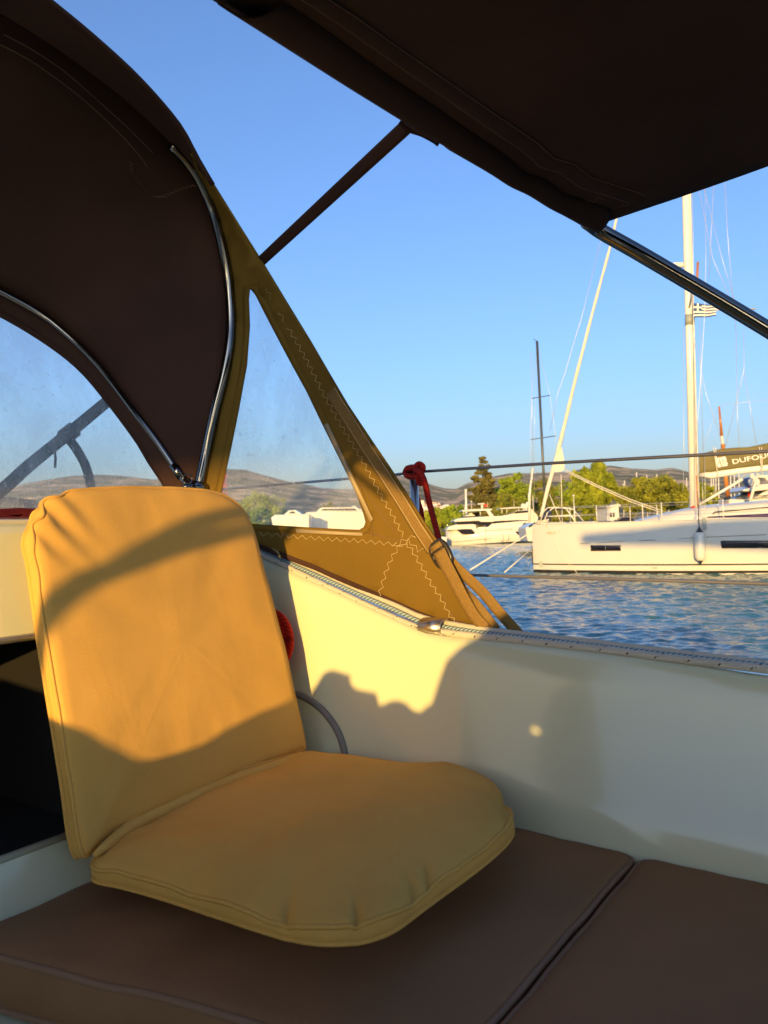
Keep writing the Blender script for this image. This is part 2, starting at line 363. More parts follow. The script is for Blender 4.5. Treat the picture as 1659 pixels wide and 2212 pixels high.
# ------------------------------------------------------------------ the setting: water, land, hills
def smooth01(x): x = np.clip(x, 0, 1); return x * x * (3 - 2 * x)
def build_water():
    r = [2.0]
    while r[-1] < 112: r.append(r[-1] * 1.0043 + .004)
    while r[-1] < 9000: r.append(r[-1] * 1.25)
    r = np.array(r); fine = np.radians(np.arange(-16, 36, .13)); coarse = np.radians(np.arange(36, 344, 4.0))
    az = np.concatenate([fine, coarse]); n = len(az); Rr, Az = np.meshgrid(r, az, indexing='ij')
    X = Rr * np.sin(Az); Y = Rr * np.cos(Az); Z = np.zeros_like(X); g = np.random.default_rng(3)
    warp = .6 * np.sin(X * .31 + Y * .17) + .5 * np.sin(X * .13 - Y * .23 + 2)
    for i in range(54):
        lam = .21 * (1.35 / .21) ** g.random(); th = math.radians(100) + g.normal(0, .75); k = 2 * PI / lam
        amp = .0057 * lam ** .75 * (.6 + .8 * g.random())
        ph = k * (X * math.cos(th) + Y * math.sin(th)) + g.random() * 2 * PI + warp * g.normal(0, .8)
        s = np.sin(ph); vis = smooth01((lam / (np.maximum(Rr, 1) * .0045)) - 1.2)
        Z += amp * (s + .28 * np.cos(2 * ph)) * vis
    gust = .65 + .5 * smooth01(.5 + .5 * np.sin(X * .21 + 1.3 * np.sin(Y * .07)) * np.cos(Y * .16 + X * .05))
    Z *= gust * smooth01((130 - Rr) / 40)
    inf = (np.abs(np.concatenate([fine, coarse])) >= 0)
    mask = np.concatenate([np.ones(len(fine)), np.zeros(len(coarse))]); mask[0] = mask[len(fine) - 1] = 0
    Z *= mask[None, :]
    V = np.stack([X, Y, Z], -1).reshape(-1, 3); m_, n_ = X.shape
    i = np.arange(m_ - 1)[:, None] * n_; j = np.arange(n_)[None, :]; j2 = (j + 1) % n_
    Fq = np.stack([i + j, i + n_ + j, i + n_ + j2, i + j2], -1).reshape(-1, 4)
    k = len(V); V = np.vstack([V, [[0, 0, 0]]])
    me = bpy.data.meshes.new('water'); nf = len(Fq); T = n_
    me.vertices.add(len(V)); me.vertices.foreach_set('co', V.astype(np.float32).ravel())
    tri = np.array([(k, b, (b + 1) % n_) for b in range(n_)])
    me.loops.add(nf * 4 + T * 3); me.loops.foreach_set('vertex_index', np.concatenate([Fq.ravel(), tri.ravel()]).astype(np.int32))
    me.polygons.add(nf + T); me.polygons.foreach_set('loop_start', np.concatenate([np.arange(nf) * 4, nf * 4 + np.arange(T) * 3]).astype(np.int32))
    me.polygons.foreach_set('loop_total', np.concatenate([np.full(nf, 4), np.full(T, 3)]).astype(np.int32))
    me.update(calc_edges=True); me.shade_smooth()
    m = bpy.data.materials.new('sea_water'); m.use_nodes = True; nt = m.node_tree; b = nt.nodes['Principled BSDF']
    b.inputs['Base Color'].default_value = (.032, .135, .15, 1); b.inputs['Roughness'].default_value = .07; b.inputs['IOR'].default_value = 1.34
    tc = nt.nodes.new('ShaderNodeTexCoord'); n1 = nt.nodes.new('ShaderNodeTexNoise'); n1.inputs['Scale'].default_value = 5.5; n1.inputs['Detail'].default_value = 4; nt.links.new(tc.outputs['Object'], n1.inputs[0])
    bp = nt.nodes.new('ShaderNodeBump'); bp.inputs['Distance'].default_value = .035; nt.links.new(n1.outputs[0], bp.inputs['Height']); nt.links.new(bp.outputs[0], b.inputs['Normal'])
    me.materials.append(m); o = bpy.data.objects.new('water', me); C.objects.link(o); tag(o, 'blue rippled harbour water', kind='structure')
build_water()

sky_px = [(-300, 1075), (-100, 1070), (0, 1058), (60, 1045), (150, 1030), (200, 1026), (260, 1027), (330, 1035), (420, 1018), (480, 1012), (530, 1014), (600, 1035), (690, 1052), (760, 1056), (810, 1035), (850, 1022),
          (880, 1030), (920, 1043), (960, 1055), (985, 1056), (1010, 1044), (1060, 1030), (1100, 1022), (1180, 1020), (1230, 1018), (1316, 1006), (1368, 1012), (1416, 1015), (1451, 1011), (1482, 1017), (1540, 1030), (1600, 1040), (1659, 1046), (1900, 1060)]
_az, _te = [], []
for u_, v_ in sky_px:
    d_ = ray(u_, v_); _az.append(math.atan2(d_.x, d_.y)); _te.append(d_.z / math.hypot(d_.x, d_.y))
R0, R1 = 900.0, 3800.0
def terrain(az, r):
    te = float(np.interp(az, _az, _te)) if _az[0] <= az <= _az[-1] else .04 + .012 * math.sin(az * 5)
    x, y = r * math.sin(az), r * math.cos(az)
    t = min(1.25, max(0, (r - R0) / (R1 - R0))); base = te * R1
    if t <= 1: h = base * (t ** 1.15)
    else: h = base * (1 - 1.4 * (t - 1))
    nn = noise.fractal(Vector((x / 900, y / 900, 3)), 1.0, 2.1, 6); rid = 1 - abs(noise.noise(Vector((x / 650, y / 420, 8)))) * 2
    w = min(1, t * 4) * (1 - .85 * min(1, max(0, 1 - abs(t - 1) * 5)))
    return 1.2 + max(0, h + (nn * 46 + rid * 20 - 12) * w * (.3 + t) + noise.noise(Vector((x / 120, y / 120, 1))) * 4 * min(1, t * 6))
def build_hills():
    azs = [math.radians(-180 + 6 * k) for k in range(25)] + [math.radians(-36 + .13 * k) for k in range(int(74 / .13))] + [math.radians(42 + 6 * k) for k in range(23)]
    rs = [R0 * (1 + .034 * k) for k in range(54)] + [R1 * (.66 + .03 * k) for k in range(20)]; rs = sorted(rs)
    rows = [[Vector((r * math.sin(a), r * math.cos(a), terrain(a, r) if r > R0 else 1.0)) for a in azs] for r in rs]
    m = bpy.data.materials.new('hill_scrub_and_rock'); m.use_nodes = True; nt = m.node_tree; L = nt.links; b = nt.nodes['Principled BSDF']; b.inputs['Roughness'].default_value = .95; b.inputs['Specular IOR Level'].default_value = .05
    tc = nt.nodes.new('ShaderNodeTexCoord'); n1 = nt.nodes.new('ShaderNodeTexNoise'); n1.inputs['Scale'].default_value = .0075; n1.inputs['Detail'].default_value = 9; n1.inputs['Roughness'].default_value = .66
    mp = nt.nodes.new('ShaderNodeMapping'); mp.inputs['Scale'].default_value = (1, 1, 3.2); L.new(tc.outputs['Object'], mp.inputs[0]); L.new(mp.outputs[0], n1.inputs[0])
    cr = nt.nodes.new('ShaderNodeValToRGB'); e = cr.color_ramp.elements; e[0].position = .45; e[0].color = (.095, .11, .055, 1); e[1].position = .585; e[1].color = (.58, .42, .27, 1)
    e2 = cr.color_ramp.elements.new(.50); e2.color = (.20, .18, .10, 1); L.new(n1.outputs[0], cr.inputs[0])
    n2 = nt.nodes.new('ShaderNodeTexNoise'); n2.inputs['Scale'].default_value = .06; n2.inputs['Detail'].default_value = 5; L.new(tc.outputs['Object'], n2.inputs[0])
    r2 = nt.nodes.new('ShaderNodeMapRange'); r2.inputs[1].default_value = .3; r2.inputs[2].default_value = .7; r2.inputs[3].default_value = .6; r2.inputs[4].default_value = 1.3; L.new(n2.outputs[0], r2.inputs[0])
    mx = nt.nodes.new('ShaderNodeMixRGB'); mx.blend_type = 'MULTIPLY'; mx.inputs[0].default_value = 1; L.new(cr.outputs[0], mx.inputs[1]); L.new(r2.outputs[0], mx.inputs[2]); L.new(mx.outputs[0], b.inputs['Base Color'])
    o = sheet('hills', rows, m); tag(o, 'dry scrub covered hills with pale rock outcrops behind the harbour', kind='structure')
build_hills()
land = []
for r in (96, 99, 104, 130, 200, 350, 600, 905, 960):
    row = []
    for k in range(0, 361, 3):
        a = math.radians(k - 180); rr = r if r > 100 else r + 1.5 * math.sin(a * 9)
        row.append(Vector((rr * math.sin(a), rr * math.cos(a), .85 if r <= 104 else 1.0 + .3 * noise.noise(Vector((rr * a * .02, r * .02, 0))))))
    land.append(row)
tag(sheet('shore_ground', land, M['grass']), 'grassy flat shore behind the quay', kind='structure')
qv = []
for z, off in ((-1.5, 0), (.9, 0), (.95, .25), (.95, 3.0)):
    qv.append([Vector(((96.1 + off + 1.5 * math.sin(math.radians(k - 180) * 9)) * math.sin(math.radians(k - 180)), (96.1 + off + 1.5 * math.sin(math.radians(k - 180) * 9)) * math.cos(math.radians(k - 180)), z)) for k in range(0, 361, 3)])
tag(sheet('quay', qv, M['concrete']), 'pale stone quay edge along the far shore', kind='structure')

# ------------------------------------------------------------------ trees
def leaves(cent, rad, n, size, squash=1.0, droop=0.0):
    """n leaf quads round clump centres"""
    idx = rng.integers(0, len(cent), n); d = rng.normal(size=(n, 3)); d /= np.linalg.norm(d, axis=1)[:, None]
    rr = rad[idx] * rng.random(n) ** .45; p = cent[idx] + d * rr[:, None] * np.array([1, 1, squash])
    a = rng.normal(size=(n, 3)); a[:, 2] -= droop * 2; a /= np.linalg.norm(a, axis=1)[:, None]
    b = np.cross(a, rng.normal(size=(n, 3))); b /= np.linalg.norm(b, axis=1)[:, None]
    s = size * (.5 + rng.random(n))[:, None]; e = a * s * (1 + droop); w = b * s * .55
    V = np.stack([p - e, p + w, p + e, p - w], 1).reshape(-1, 3); Fc = np.arange(n * 4).reshape(-1, 4)
    return V, Fc
def tree(name, label, base, H, Wd, kind, m, group='trees along the shore', n=7000, size=.19, trunk=None):
    t = thing(name, label, 'tree', base, group); bx = Vector(base)
    if kind == 'conifer':
        cs, rs = [], []
        for k in range(20):
            f = k / 19; z = H * (.12 + .86 * f); R_ = Wd * .5 * (1 - f) ** .65 * (.74 + .35 * ((k * 7) % 5) / 4) + .50
            for j in range(max(3, int(13 * (1 - f)) + 3)):
                a = rng.random() * 2 * PI; q = rng.random() ** .5
                cs.append((math.cos(a) * R_ * q, math.sin(a) * R_ * q, z - .25 * R_ * q)); rs.append(.46 + .42 * (1 - f))
        V, Fc = leaves(np.array(cs), np.array(rs), n, size, .45)
        th = H * .95
    else:
        nc = 95; cs, rs = [], []
        lob = [(rng.random() * 2 * PI, rng.random(), .6 + .5 * rng.random()) for _ in range(7)]
        while len(cs) < nc:
            d = rng.normal(size=3); d /= np.linalg.norm(d); q = rng.random() ** .4
            p = d * q * np.array([Wd * .53, Wd * .53, H * (.42 if kind != 'pine' else .34)])
            z = H * (.57 if kind != 'pine' else .62) + p[2]
            if kind == 'tall': k_ = 1.0 - .35 * max(0, (z / H - .55)) * 2; p[0] *= k_; p[1] *= k_
            if kind == 'pine' and z < H * .42 and rng.random() < .5: continue
            bump_ = 1 + .22 * noise.noise(Vector((d[0] * 2.2, d[1] * 2.2, d[2] * 2.2 + bx.x)))
            cs.append((p[0] * bump_, p[1] * bump_, max(.25, H * .5 + (z - H * .5) * bump_))); rs.append(Wd * (.055 + .075 * rng.random()))
        V, Fc = leaves(np.array(cs), np.array(rs), int(n * 1.8), size, 1.0 if kind != 'tall' else 1.7, 0 if kind != 'tall' else .6)
        th = H * .55
    obj('crown', V + np.array(bx), [tuple(f) for f in Fc], m, t, False)
    lim = [[bx + Vector((0, 0, -.1)), bx + Vector((.05 * Wd * .3, 0, th * .5)), bx + Vector((0, .02, th))]]
    tube('trunk', catmull(lim[0], 4), lambda q: max(.03, (trunk or H * .022) * (1.25 - q)), M['bark'], t, 7)
    if kind != 'conifer':
        L_ = []
        for k in range(5):
            a = rng.random() * 2 * PI; s = bx + Vector((0, 0, th * (.45 + .1 * k))); L_.append([s, s + Vector((math.cos(a) * Wd * .16, math.sin(a) * Wd * .16, H * .12)), s + Vector((math.cos(a) * Wd * .33, math.sin(a) * Wd * .33, H * .27))])
        tubes('limb', L_, .05 * H / 6, M['bark'], t, 5)
    return t
def base_at(u, Y, z=.95): P = on_Y(u, 1145, Y); return Vector((P.x, Y, z))
def vz(u, v, Y): return on_Y(u, v, Y).z
LM = dict(con=leafmat('dark_conifer_needles', (.09, .095, .025), (.24, .20, .045), .15), grn=leafmat('fresh_green_leaves', (.15, .23, .022), (.40, .50, .04), .3),
          yel=leafmat('yellow_green_leaves', (.19, .25, .018), (.48, .52, .045), .35), pin=leafmat('pine_foliage', (.12, .15, .018), (.42, .42, .04), .25), low=leafmat('hedge_leaves', (.11, .15, .022), (.29, .29, .04), .2))
def tr_px(name, label, u, vtop, Y, wpx, kind, m, **k):
    s = Y / FPX; z0 = .95; tree(name, label, base_at(u, Y), vz(u, vtop, Y) - z0, wpx * s, kind, LM[m], **k)
tr_px('conifer_tree', 'tall dark conifer with tiered branches, tallest tree behind the white motor yacht', 1046, 985, 128, 86, 'conifer', 'con', n=24000)
tr_px('broadleaf_tree', 'round fresh green tree just right of the tall conifer', 1112, 1024, 135, 84, 'round', 'grn', n=7500)
tr_px('broadleaf_tree', 'green tree behind the thin dark mast', 1178, 1028, 150, 72, 'round', 'low', n=6500)
tr_px('tall_tree', 'tallest yellow green drooping tree left of the dense pine', 1283, 997, 118, 96, 'tall', 'yel', n=13000)
tr_px('small_tree', 'small leafy tree filling the gap left of the yellow green tree', 1226, 1040, 132, 50, 'round', 'grn', n=4200)
tr_px('pine_tree', 'broad dense pine with dark gaps, left of the white mast', 1408, 1027, 112, 132, 'pine', 'pin', n=15000, size=.15, trunk=.16)
tr_px('pine_tree', 'smaller pine crown joined to the right of the broad pine', 1468, 1046, 118, 60, 'round', 'pin', n=5000)
tr_px('broadleaf_tree', 'green tree seen under the sail cover just right of the white mast', 1530, 1036, 125, 48, 'round', 'yel', n=5200)
tr_px('shrub', 'low bushy tree between the mast and the wooden boat', 1562, 1082, 120, 62, 'round', 'low', n=4200)
tr_px('broadleaf_tree', 'low wide tree left of the conifer above the motor yacht bow', 985, 1088, 122, 60, 'round', 'grn', n=5200)
tr_px('broadleaf_tree', 'low bushy tree at the left end behind the red rope', 942, 1098, 130, 52, 'round', 'yel', n=4600)
tr_px('broadleaf_tree', 'olive green tree behind the flybridge of the second motor yacht', 1098, 1066, 118, 66, 'round', 'low', n=5200)
tr_px('broadleaf_tree', 'dull green tree low behind the bow of the white sailboat', 1212, 1080, 112, 60, 'round', 'low', n=4200)
tr_px('broadleaf_tree', 'large green tree seen through the left part of the side window', 562, 1060, 150, 110, 'round', 'grn', n=8000)
tr_px('broadleaf_tree', 'distant low tree seen through the right corner of the side window', 715, 1088, 190, 60, 'round', 'low', n=4200)
tr_px('broadleaf_tree', 'low tree left of the large tree in the side window', 490, 1100, 170, 60, 'round', 'low', n=3500)
# undergrowth along the shore: too many bushes to tell apart
bc, br_ = [], []
for k in range(420):
    u = -250 + 2150 * rng.random(); Y = 112 + 30 * rng.random(); P = base_at(u, Y); bc.append((P.x, Y, 1.0 + .8 * rng.random())); br_.append(.5 + .9 * rng.random())
Vb, Fb = leaves(np.array(bc), np.array(br_), 30000, .2, .8)
tag(obj('undergrowth', Vb, [tuple(f) for f in Fb], LM['low'], None, False), 'low bushes massed along the far shore', kind='stuff')

# ------------------------------------------------------------------ distant town
hv, hf, hm = [], [], []
for k in range(300):
    u = 860 + 150 * rng.random() if k < 220 else 1480 + 300 * rng.random()
    if k > 265: u = 560 + 280 * rng.random()
    d = ray(u, 1100); az = math.atan2(d.x, d.y); r = 1050 + 650 * rng.random() ** 1.5
    z = terrain(az, r); s = 3.2 + 3.6 * rng.random(); c = Vector((r * math.sin(az), r * math.cos(az), z)); h = 4 + 4 * rng.random()
    b0 = len(hv); V_, F_ = box_data(-s, s, -s * .7, s * .7, -2, h); hv += [v + c for v in V_]; hf += [tuple(i + b0 for i in q) for q in F_]; hm += [0] * 6
    b0 = len(hv); hv += [c + Vector(q) for q in ((-s * 1.05, -s * .75, h), (s * 1.05, -s * .75, h), (s * 1.05, s * .75, h), (-s * 1.05, s * .75, h), (-s * .5, 0, h + 2.2), (s * .5, 0, h + 2.2))]
    hf += [tuple(i + b0 for i in q) for q in ((0, 1, 5, 4), (2, 3, 4, 5), (1, 2, 5), (3, 0, 4))]; hm += [1 if k % 3 == 0 else 0] * 4
ho = obj('distant_town', hv, hf, [M['house'], M['roof']], None, False); ho.data.polygons.foreach_set('material_index', hm)
tag(ho, 'far off pale houses scattered along the foot of the hills', kind='stuff')

# ------------------------------------------------------------------ the big white sailboat VENUS
VP0 = on_h(1153, 1236, -EYE); PHI = math.radians(24)
vc = Vector((math.cos(PHI), -math.sin(PHI), 0)); vn = Vector((-math.sin(PHI), -math.cos(PHI), 0))
def VV(s, w, z): return VP0 + vc * s + vn * w + ZX * z
def vhw(s): s = max(0, s); return 2.25 * (1 - (1 - min(s / 8.5, 1)) ** 2.1) ** .92 + .02 - (.02 * max(0, s - 9) ** 1.6)
VL = 15.5; ZS = [-.5, -.2, .12, .30, .345, .7, 1.05, 1.3, 1.55, 1.78, 1.83]
def vsec(s, z):
    f = .80 + .20 * min(1, max(0, (z + .5) / 1.6)) ** .7
    return vhw(s) * f
def venus_top(s): return 1.83 + .03 * max(0, 1 - s / 6) - .01 * s * .2
ss = [0, .05, .12, .25, .45, .7, 1, 1.4, 1.9, 2.5, 3.2, 4, 5, 6, 7, 8, 9, 10.5, 12, 13.5, VL]
def zz(s, z): return z if z < 1.7 else venus_top(s) - (1.83 - z)
rows_n = [[VV(s, vsec(s, z), zz(s, z)) for z in ZS] for s in ss]
hull_bvh = surf(rows_n)
boat = thing('sailboat', 'large white moored sailboat with olive boom cover and tall white mast at right', 'sailboat', tuple(VV(7, 0, 0)))
full = []
for s in ss: full.append([VV(s, -vsec(s, z), zz(s, z)) for z in ZS[::-1]] + [VV(s, vsec(s, z), zz(s, z)) for z in ZS])
ks = len(ZS)
sheet('hull', full, M['gelw'], boat)
V_, F_, _ = grid([[VV(VL, -vsec(VL, z), z) for z in ZS], [VV(VL, vsec(VL, z), z) for z in ZS]]); obj('transom', V_, F_, M['gelw'], boat, False)
for nm, za, zb, mm, o_ in (('antifouling', -.52, .115, 'antif', .006), ('boot_stripe', .30, .35, 'stripe', .005)):
    for sg in (1, -1): sheet(nm, [[VV(s, sg * (vsec(s, z) + o_), z) for z in (za, zb)] for s in ss], M[mm], boat)
# rubbing knuckle along the topsides
tube('topside_line', [hit(hull_bvh, u, v, .004) for u, v in ((1253, 1174.5), (1320, 1171), (1400, 1167), (1501, 1161.5), (1580, 1158), (1655, 1155))], .010, M['stripe'], boat, 5)
deck = []
for s in ss:
    w = vsec(s, 1.83) - .02; zt = venus_top(s) - .012; deck.append([VV(s, w * q, zt + .05 * (1 - q * q)) for q in (-1, -.6, -.25, 0, .25, .6, 1)])
sheet('deck', deck, M['gelw'], boat)
for w_ in (1, -1): tube('toe_rail', [VV(s, w_ * (vsec(s, 1.83) - .03), venus_top(s) + .02) for s in ss[1:]], .02, M['gelw'], boat, 6)
def s_for(u, w, z=1.83):
    lo, hi = 0, 15
    for _ in range(40):
        m_ = (lo + hi) / 2
        if proj(VV(m_, w, z))[0] < u: lo = m_
        else: hi = m_
    return lo
sm = s_for(1500, 0, 2.2)
# coachroof
sc0 = s_for(1368, .5)
cr_ = []
for s, hh, w in ((sc0, .02, .35), (sc0 + .5, .14, .7), (sc0 + 1.1, .27, .95), (sm - .3, .40, 1.15), (sm + .8, .50, 1.3), (sm + 2.2, .58, 1.4), (sm + 4.2, .64, 1.45), (sm + 6, .66, 1.4)):
    z = venus_top(s); cr_.append([VV(s, -w - .12, z - .02), VV(s, -w, z + hh * .75), VV(s, -w * .75, z + hh), VV(s, 0, z + hh + .06), VV(s, w * .75, z + hh), VV(s, w, z + hh * .75), VV(s, w + .12, z - .02)])
sheet('coachroof', cr_, M['gelw'], boat); croof = surf(cr_)
gl = [(1526, 1119), (1530, 1116), (1659, 1109), (1700, 1106), (1700, 1115.5), (1652, 1117)]
patch('coachroof_window', gl, [], lambda u, v: hit(croof, u, v, .012), M['glassp'], boat, step=12, thick=.01)
tube('handrail', [hit(croof, u, v, .05) for u, v in ((1540, 1110), (1545, 1106), (1600, 1101), (1659, 1096), (1700, 1093))], .022, M['stripe'], boat, 6)
# hull windows
for q in ([(1276, 1178.7), (1340.7, 1178.4), (1341, 1189.4), (1276.3, 1190)], [(1557, 1169), (1620, 1168.6), (1700, 1168), (1700, 1183.5), (1559, 1184)]):
    w_ = patch('hull_window', q, [], lambda u, v: hit(hull_bvh, u, v, .012), M['glassd'], boat, step=8, thick=.012)
    tubes('window_frame', [[hit(hull_bvh, a_, b_, .014) for a_, b_ in q + q[:1]]], .014, M['stripe'], w_, 5)
    um = q[0][0] + 32 if q[0][0] < 1300 else 1628
    tubes('divider', [[hit(hull_bvh, um, q[0][1] + 1, .026), hit(hull_bvh, um, q[2][1] - 1, .026)]], .008, M['grey'], w_, 5)
for u in (1412, 1417.5): tube('skin_fitting', [hit(hull_bvh, u, 1226.5, .0), hit(hull_bvh, u, 1226.5, .03)], .03, M['grey'], boat, 8)
box('bow_plate', -.12, .12, -.004, .004, -.11, .11, M['grey'], boat, lambda x, y, z: hit(hull_bvh, 1171, 1219, .012) + vc * x + ZX * z - vn * y)
tube('stem_fitting', [VV(-.02, 0, .35), VV(-.02, 0, 1.0)], .03, M['stripe'], boat, 6)
# mast, from the deck up beyond the frame
def vm(u, v, w=0.0): return on_pl(u, v, VV(0, w, 0), vn)
mb, mt = vm(1500, 1100), vm(1481.6, 400); mdir = (mt - mb).normalized(); mtop = mb + mdir * 19
tube('mast', [mb + (mtop - mb) * t for t in (0, .3, .6, .9, 1)], lambda q: .165 - .03 * q, M['alu'], boat, 16, flat=.8)
tube('mast_track', [mb + (mtop - mb) * t + vc * .15 + vn * .03 for t in (0.02, .99)], .022, M['alu'], boat, 6)
band0, band1 = vm(1490, 703), vm(1490, 680)
tube('mast_band', [band0, band1], .172, M['grey'], boat, 16, flat=.82)
tube('mast_foot', [mb - mdir * .25, mb + mdir * .05], .2, M['alu'], boat, 12)
for P in ([vm(1487, 671), vm(1487, 671) + vn * 1.35 + vc * .35 + ZX * .75], [vm(1490, 670), vm(1490, 670) - vn * 1.3 + vc * 2.2 + ZX * .05]): tube('spreader', P, .035, M['alu'], boat, 6)
b = vm(1464, 577); box('radar_scanner', -.30, .16, -.22, .22, -.07, .12, M['gelw'], boat, lambda x, y, z: b + Vector((x, y, z)), .06)
bc_ = vm(1506, 632); tube('antenna', [vm(1505.6, 602) , vm(1506, 600), vm(1507.5, 566)], .045, M['wood'], boat, 7)
# boom, vang, sail cover
boomP = [vm(u, v) for u, v in ((1512, 1023), (1535, 1027), (1600, 1016), (1659, 1010), (1760, 999), (1860, 990))]
tube('boom', boomP, lambda q: .125, M['alu'], boat, 12, flat=.8)
for a_ in (vm(1510, 1025), vm(1519, 1029)): tube('gooseneck', [a_, a_ + vc * .2], .07, M['black'], boat, 8)
tube('vang', [vm(1511, 1090), vm(1560, 1061), vm(1604, 1035)], .05, M['alu'], boat, 8)
tube('vang_line', [vm(1560, 1064), vm(1612, 1024)], .02, M['stay'], boat, 6)
top = [(1509.6, 982), (1530, 976), (1555, 970), (1585, 967), (1618, 965.5), (1659, 957), (1720, 947), (1860, 925)]
bot = [(1511, 1025), (1530, 1021.5), (1555, 1018), (1585, 1014.5), (1618, 1010.5), (1659, 1005.5), (1720, 998), (1860, 982)]
cs_ = []
for (u1, v1), (u2, v2) in zip(top, bot):
    T_, B_ = vm(u1, v1), vm(u2, v2); row = []
    for k in range(15):
        q = k / 14 * 2 * PI; y = .5 - .5 * math.cos(q); wd = .165 * abs(math.sin(q)) ** .45 * (1 - .25 * (1 - y)) * (1 if math.sin(q) > 0 else -1)
        row.append(T_.lerp(B_, y) + vn * wd)
    cs_.append(row)
sc_o = sheet('sail_cover', cs_, M['bag'], boat)
obj('cover_end', cs_[0], [tuple(range(14))], M['bag'], sc_o, False)
bag_bvh = surf([r[:8] for r in cs_])
def text_mesh(s, name, P, ex, ey, size, m, parent, xs=1.0, bold=0.0, shear=0.0):
    cu = bpy.data.curves.new(name, 'FONT'); cu.body = s; cu.size = 1.0; cu.offset = bold; cu.extrude = 0.0; cu.resolution_u = 3; cu.shear = shear
    to = bpy.data.objects.new(name, cu); C.objects.link(to); dg = bpy.context.evaluated_depsgraph_get(); me = bpy.data.meshes.new_from_object(to.evaluated_get(dg))
    nrm = ex.cross(ey).normalized()
    V0 = [v.co.copy() for v in me.vertices]; F0 = [tuple(p.vertices) for p in me.polygons]; bpy.data.objects.remove(to)
    V1 = [P + ex * (v.x * size * xs) + ey * (v.y * size) for v in V0]
    o = obj(name, V1, F0, m, parent, False); solid(o, .006, 0); return o
off = .19
def vt(u, v): return vm(u, v, off)
ex = (vt(1648, 990.5) - vt(1582.5, 1002.8)).normalized(); ey = (vt(1579.2, 992.6) - vt(1582.5, 1002.8)).normalized()
text_mesh('DUFOUR', 'cover_lettering', vt(1582.5, 1002.6), ex, ey, .235, M['print'], boat, 1.38, .012)
# emblem: rounded square cut by rays
def em(x, y): return vt(1549.5, 1010.2) + ex * (x * .37) + ey * (y * .345)
cuts = [[(.02, .06), (.02, .94), (.09, 1.0), (.40, 1.0), (.36, .62), (.02, .22)], [(.08, .0), (.03, .05), (.03, .14), (.36, .52), (.36, .0)], [(.44, 0), (.44, 1), (.58, 1), (.58, 0)],
        [(.62, 1), (.9, 1), (.98, .93), (.98, .42), (.62, .74)], [(.62, .66), (.98, .33), (.98, .10), (.62, .46)], [(.62, .38), (.95, .05), (.9, 0), (.62, 0)]]
ev, ef = [], []
for c_ in cuts: k = len(ev); ev += [em(*p) for p in c_]; ef.append(tuple(range(k, len(ev))))
eo = obj('cover_emblem', ev, ef, M['print'], boat, False); solid(eo, .006, 0)
for u0_, u1_ in ((1541, 1552), (1640, 1648)):
    tubes('lazy_line', [[vm(u0_, 966, .2), vm((u0_ + u1_) / 2 - 1, 995, .2), vm(u1_ - 1, 1027, .16)], [vm(u0_ + 5, 966, .2), vm(u0_ + 6, 992, .2), vm(u1_ - 1, 1010, .2)]], .016, M['rope_p'], boat, 5)
# furled genoa on the forestay
fs = [(1334, 463), (1319, 529), (1300, 600), (1281.8, 668), (1262, 745), (1242.8, 820), (1226, 890), (1209, 960), (1196, 1010), (1182, 1060), (1169, 1117)]
P_ = [vm(u, v) for u, v in fs]; up = (P_[0] - P_[3]).normalized(); P_ = [P_[0] + up * 4, P_[0] + up * 2] + P_
tube('furled_sail', catmull(P_, 5), lambda q: .035 + .055 * q * (1.0 - .25 * (q > .9)) + .006 * math.sin(q * 70), M['sail'], boat, 10)
clew = [vm(u, v, .02) for u, v in ((1213, 965), (1219.5, 998), (1219, 1014), (1213, 1018.5), (1200, 1020), (1196, 1014), (1203, 990))]
obj('sail_clew', clew, [tuple(range(7))], M['sail'], boat, False); solid(bpy.data.objects['sail_clew'], .02)
tube('furling_drum', [vm(1169, 1117), vm(1166.5, 1127)], .11, M['stripe'], boat, 10)
tube('inner_stay', [vm(1303, 500), vm(1258, 680), vm(1222, 800), vm(1205, 850), vm(1188, 930)], .009, M['stay'], boat, 4)
# standing rigging and halyards
wires = [((1495, 390), (1496.5, 480), (1502, 1118)), ((1523, 382), (1525, 560), (1521, 700), (1508, 900), (1504, 980)), ((1543, 380), (1531, 600)), ((1505, 385), (1540, 560), (1580, 650)), ((1515, 385), (1560, 560), (1590, 660)),
         ((1565, 370), (1571, 500), (1590, 720)), ((1590, 715), (1593, 900), (1597, 968)), ((1607, 710), (1607, 800), (1566, 968)), ((1607, 800), (1634, 960)), ((1500, 728), (1525, 850), (1561, 960)), ((1512, 660), (1514, 800), (1519, 978)),
         ((1477, 705), (1477, 960), (1476, 1060)), ((1522, 980), (1524, 1118)), ((1517, 1020), (1519, 1118))]
tubes('rigging_wire', [[vm(u, v, .3) for u, v in w] for w in wires], .0085, M['stay'], boat, 4)
tubes('clew_sheet', [[vm(1220, 1014, .1), vm(1290, 1048, .1), vm(1360, 1078, .1), vm(1432, 1104, .1)], [vm(1219, 1017, .2), vm(1290, 1052, .2), vm(1360, 1083, .2), vm(1425, 1106, .2)]], .016, M['rope_p'], boat, 5)
tubes('hanging_line', [[vm(1212, 1025, .3), vm(1213.5, 1085, .3), vm(1215, 1133, .3)], [vm(1187, 1068, .4), vm(1200, 1100, .5), vm(1213, 1132, .6)], [vm(1151, 1070, -.4), vm(1152, 1100, -.4), vm(1154, 1134, -.4)]], .016, M['rope_p'], boat, 5)
tube('mast_base_line', [vm(1492, 1098, .3), vm(1497, 1094, .4), vm(1505, 1098, .35), vm(1500, 1102, .4), vm(1488, 1100, .35)], .035, M['redp'], boat, 6)
tube('halyard_bundle', [vm(1505.5, 1027, .2), vm(1506, 1060, .2), vm(1508, 1100, .2)], .02, M['wood'], boat, 5)
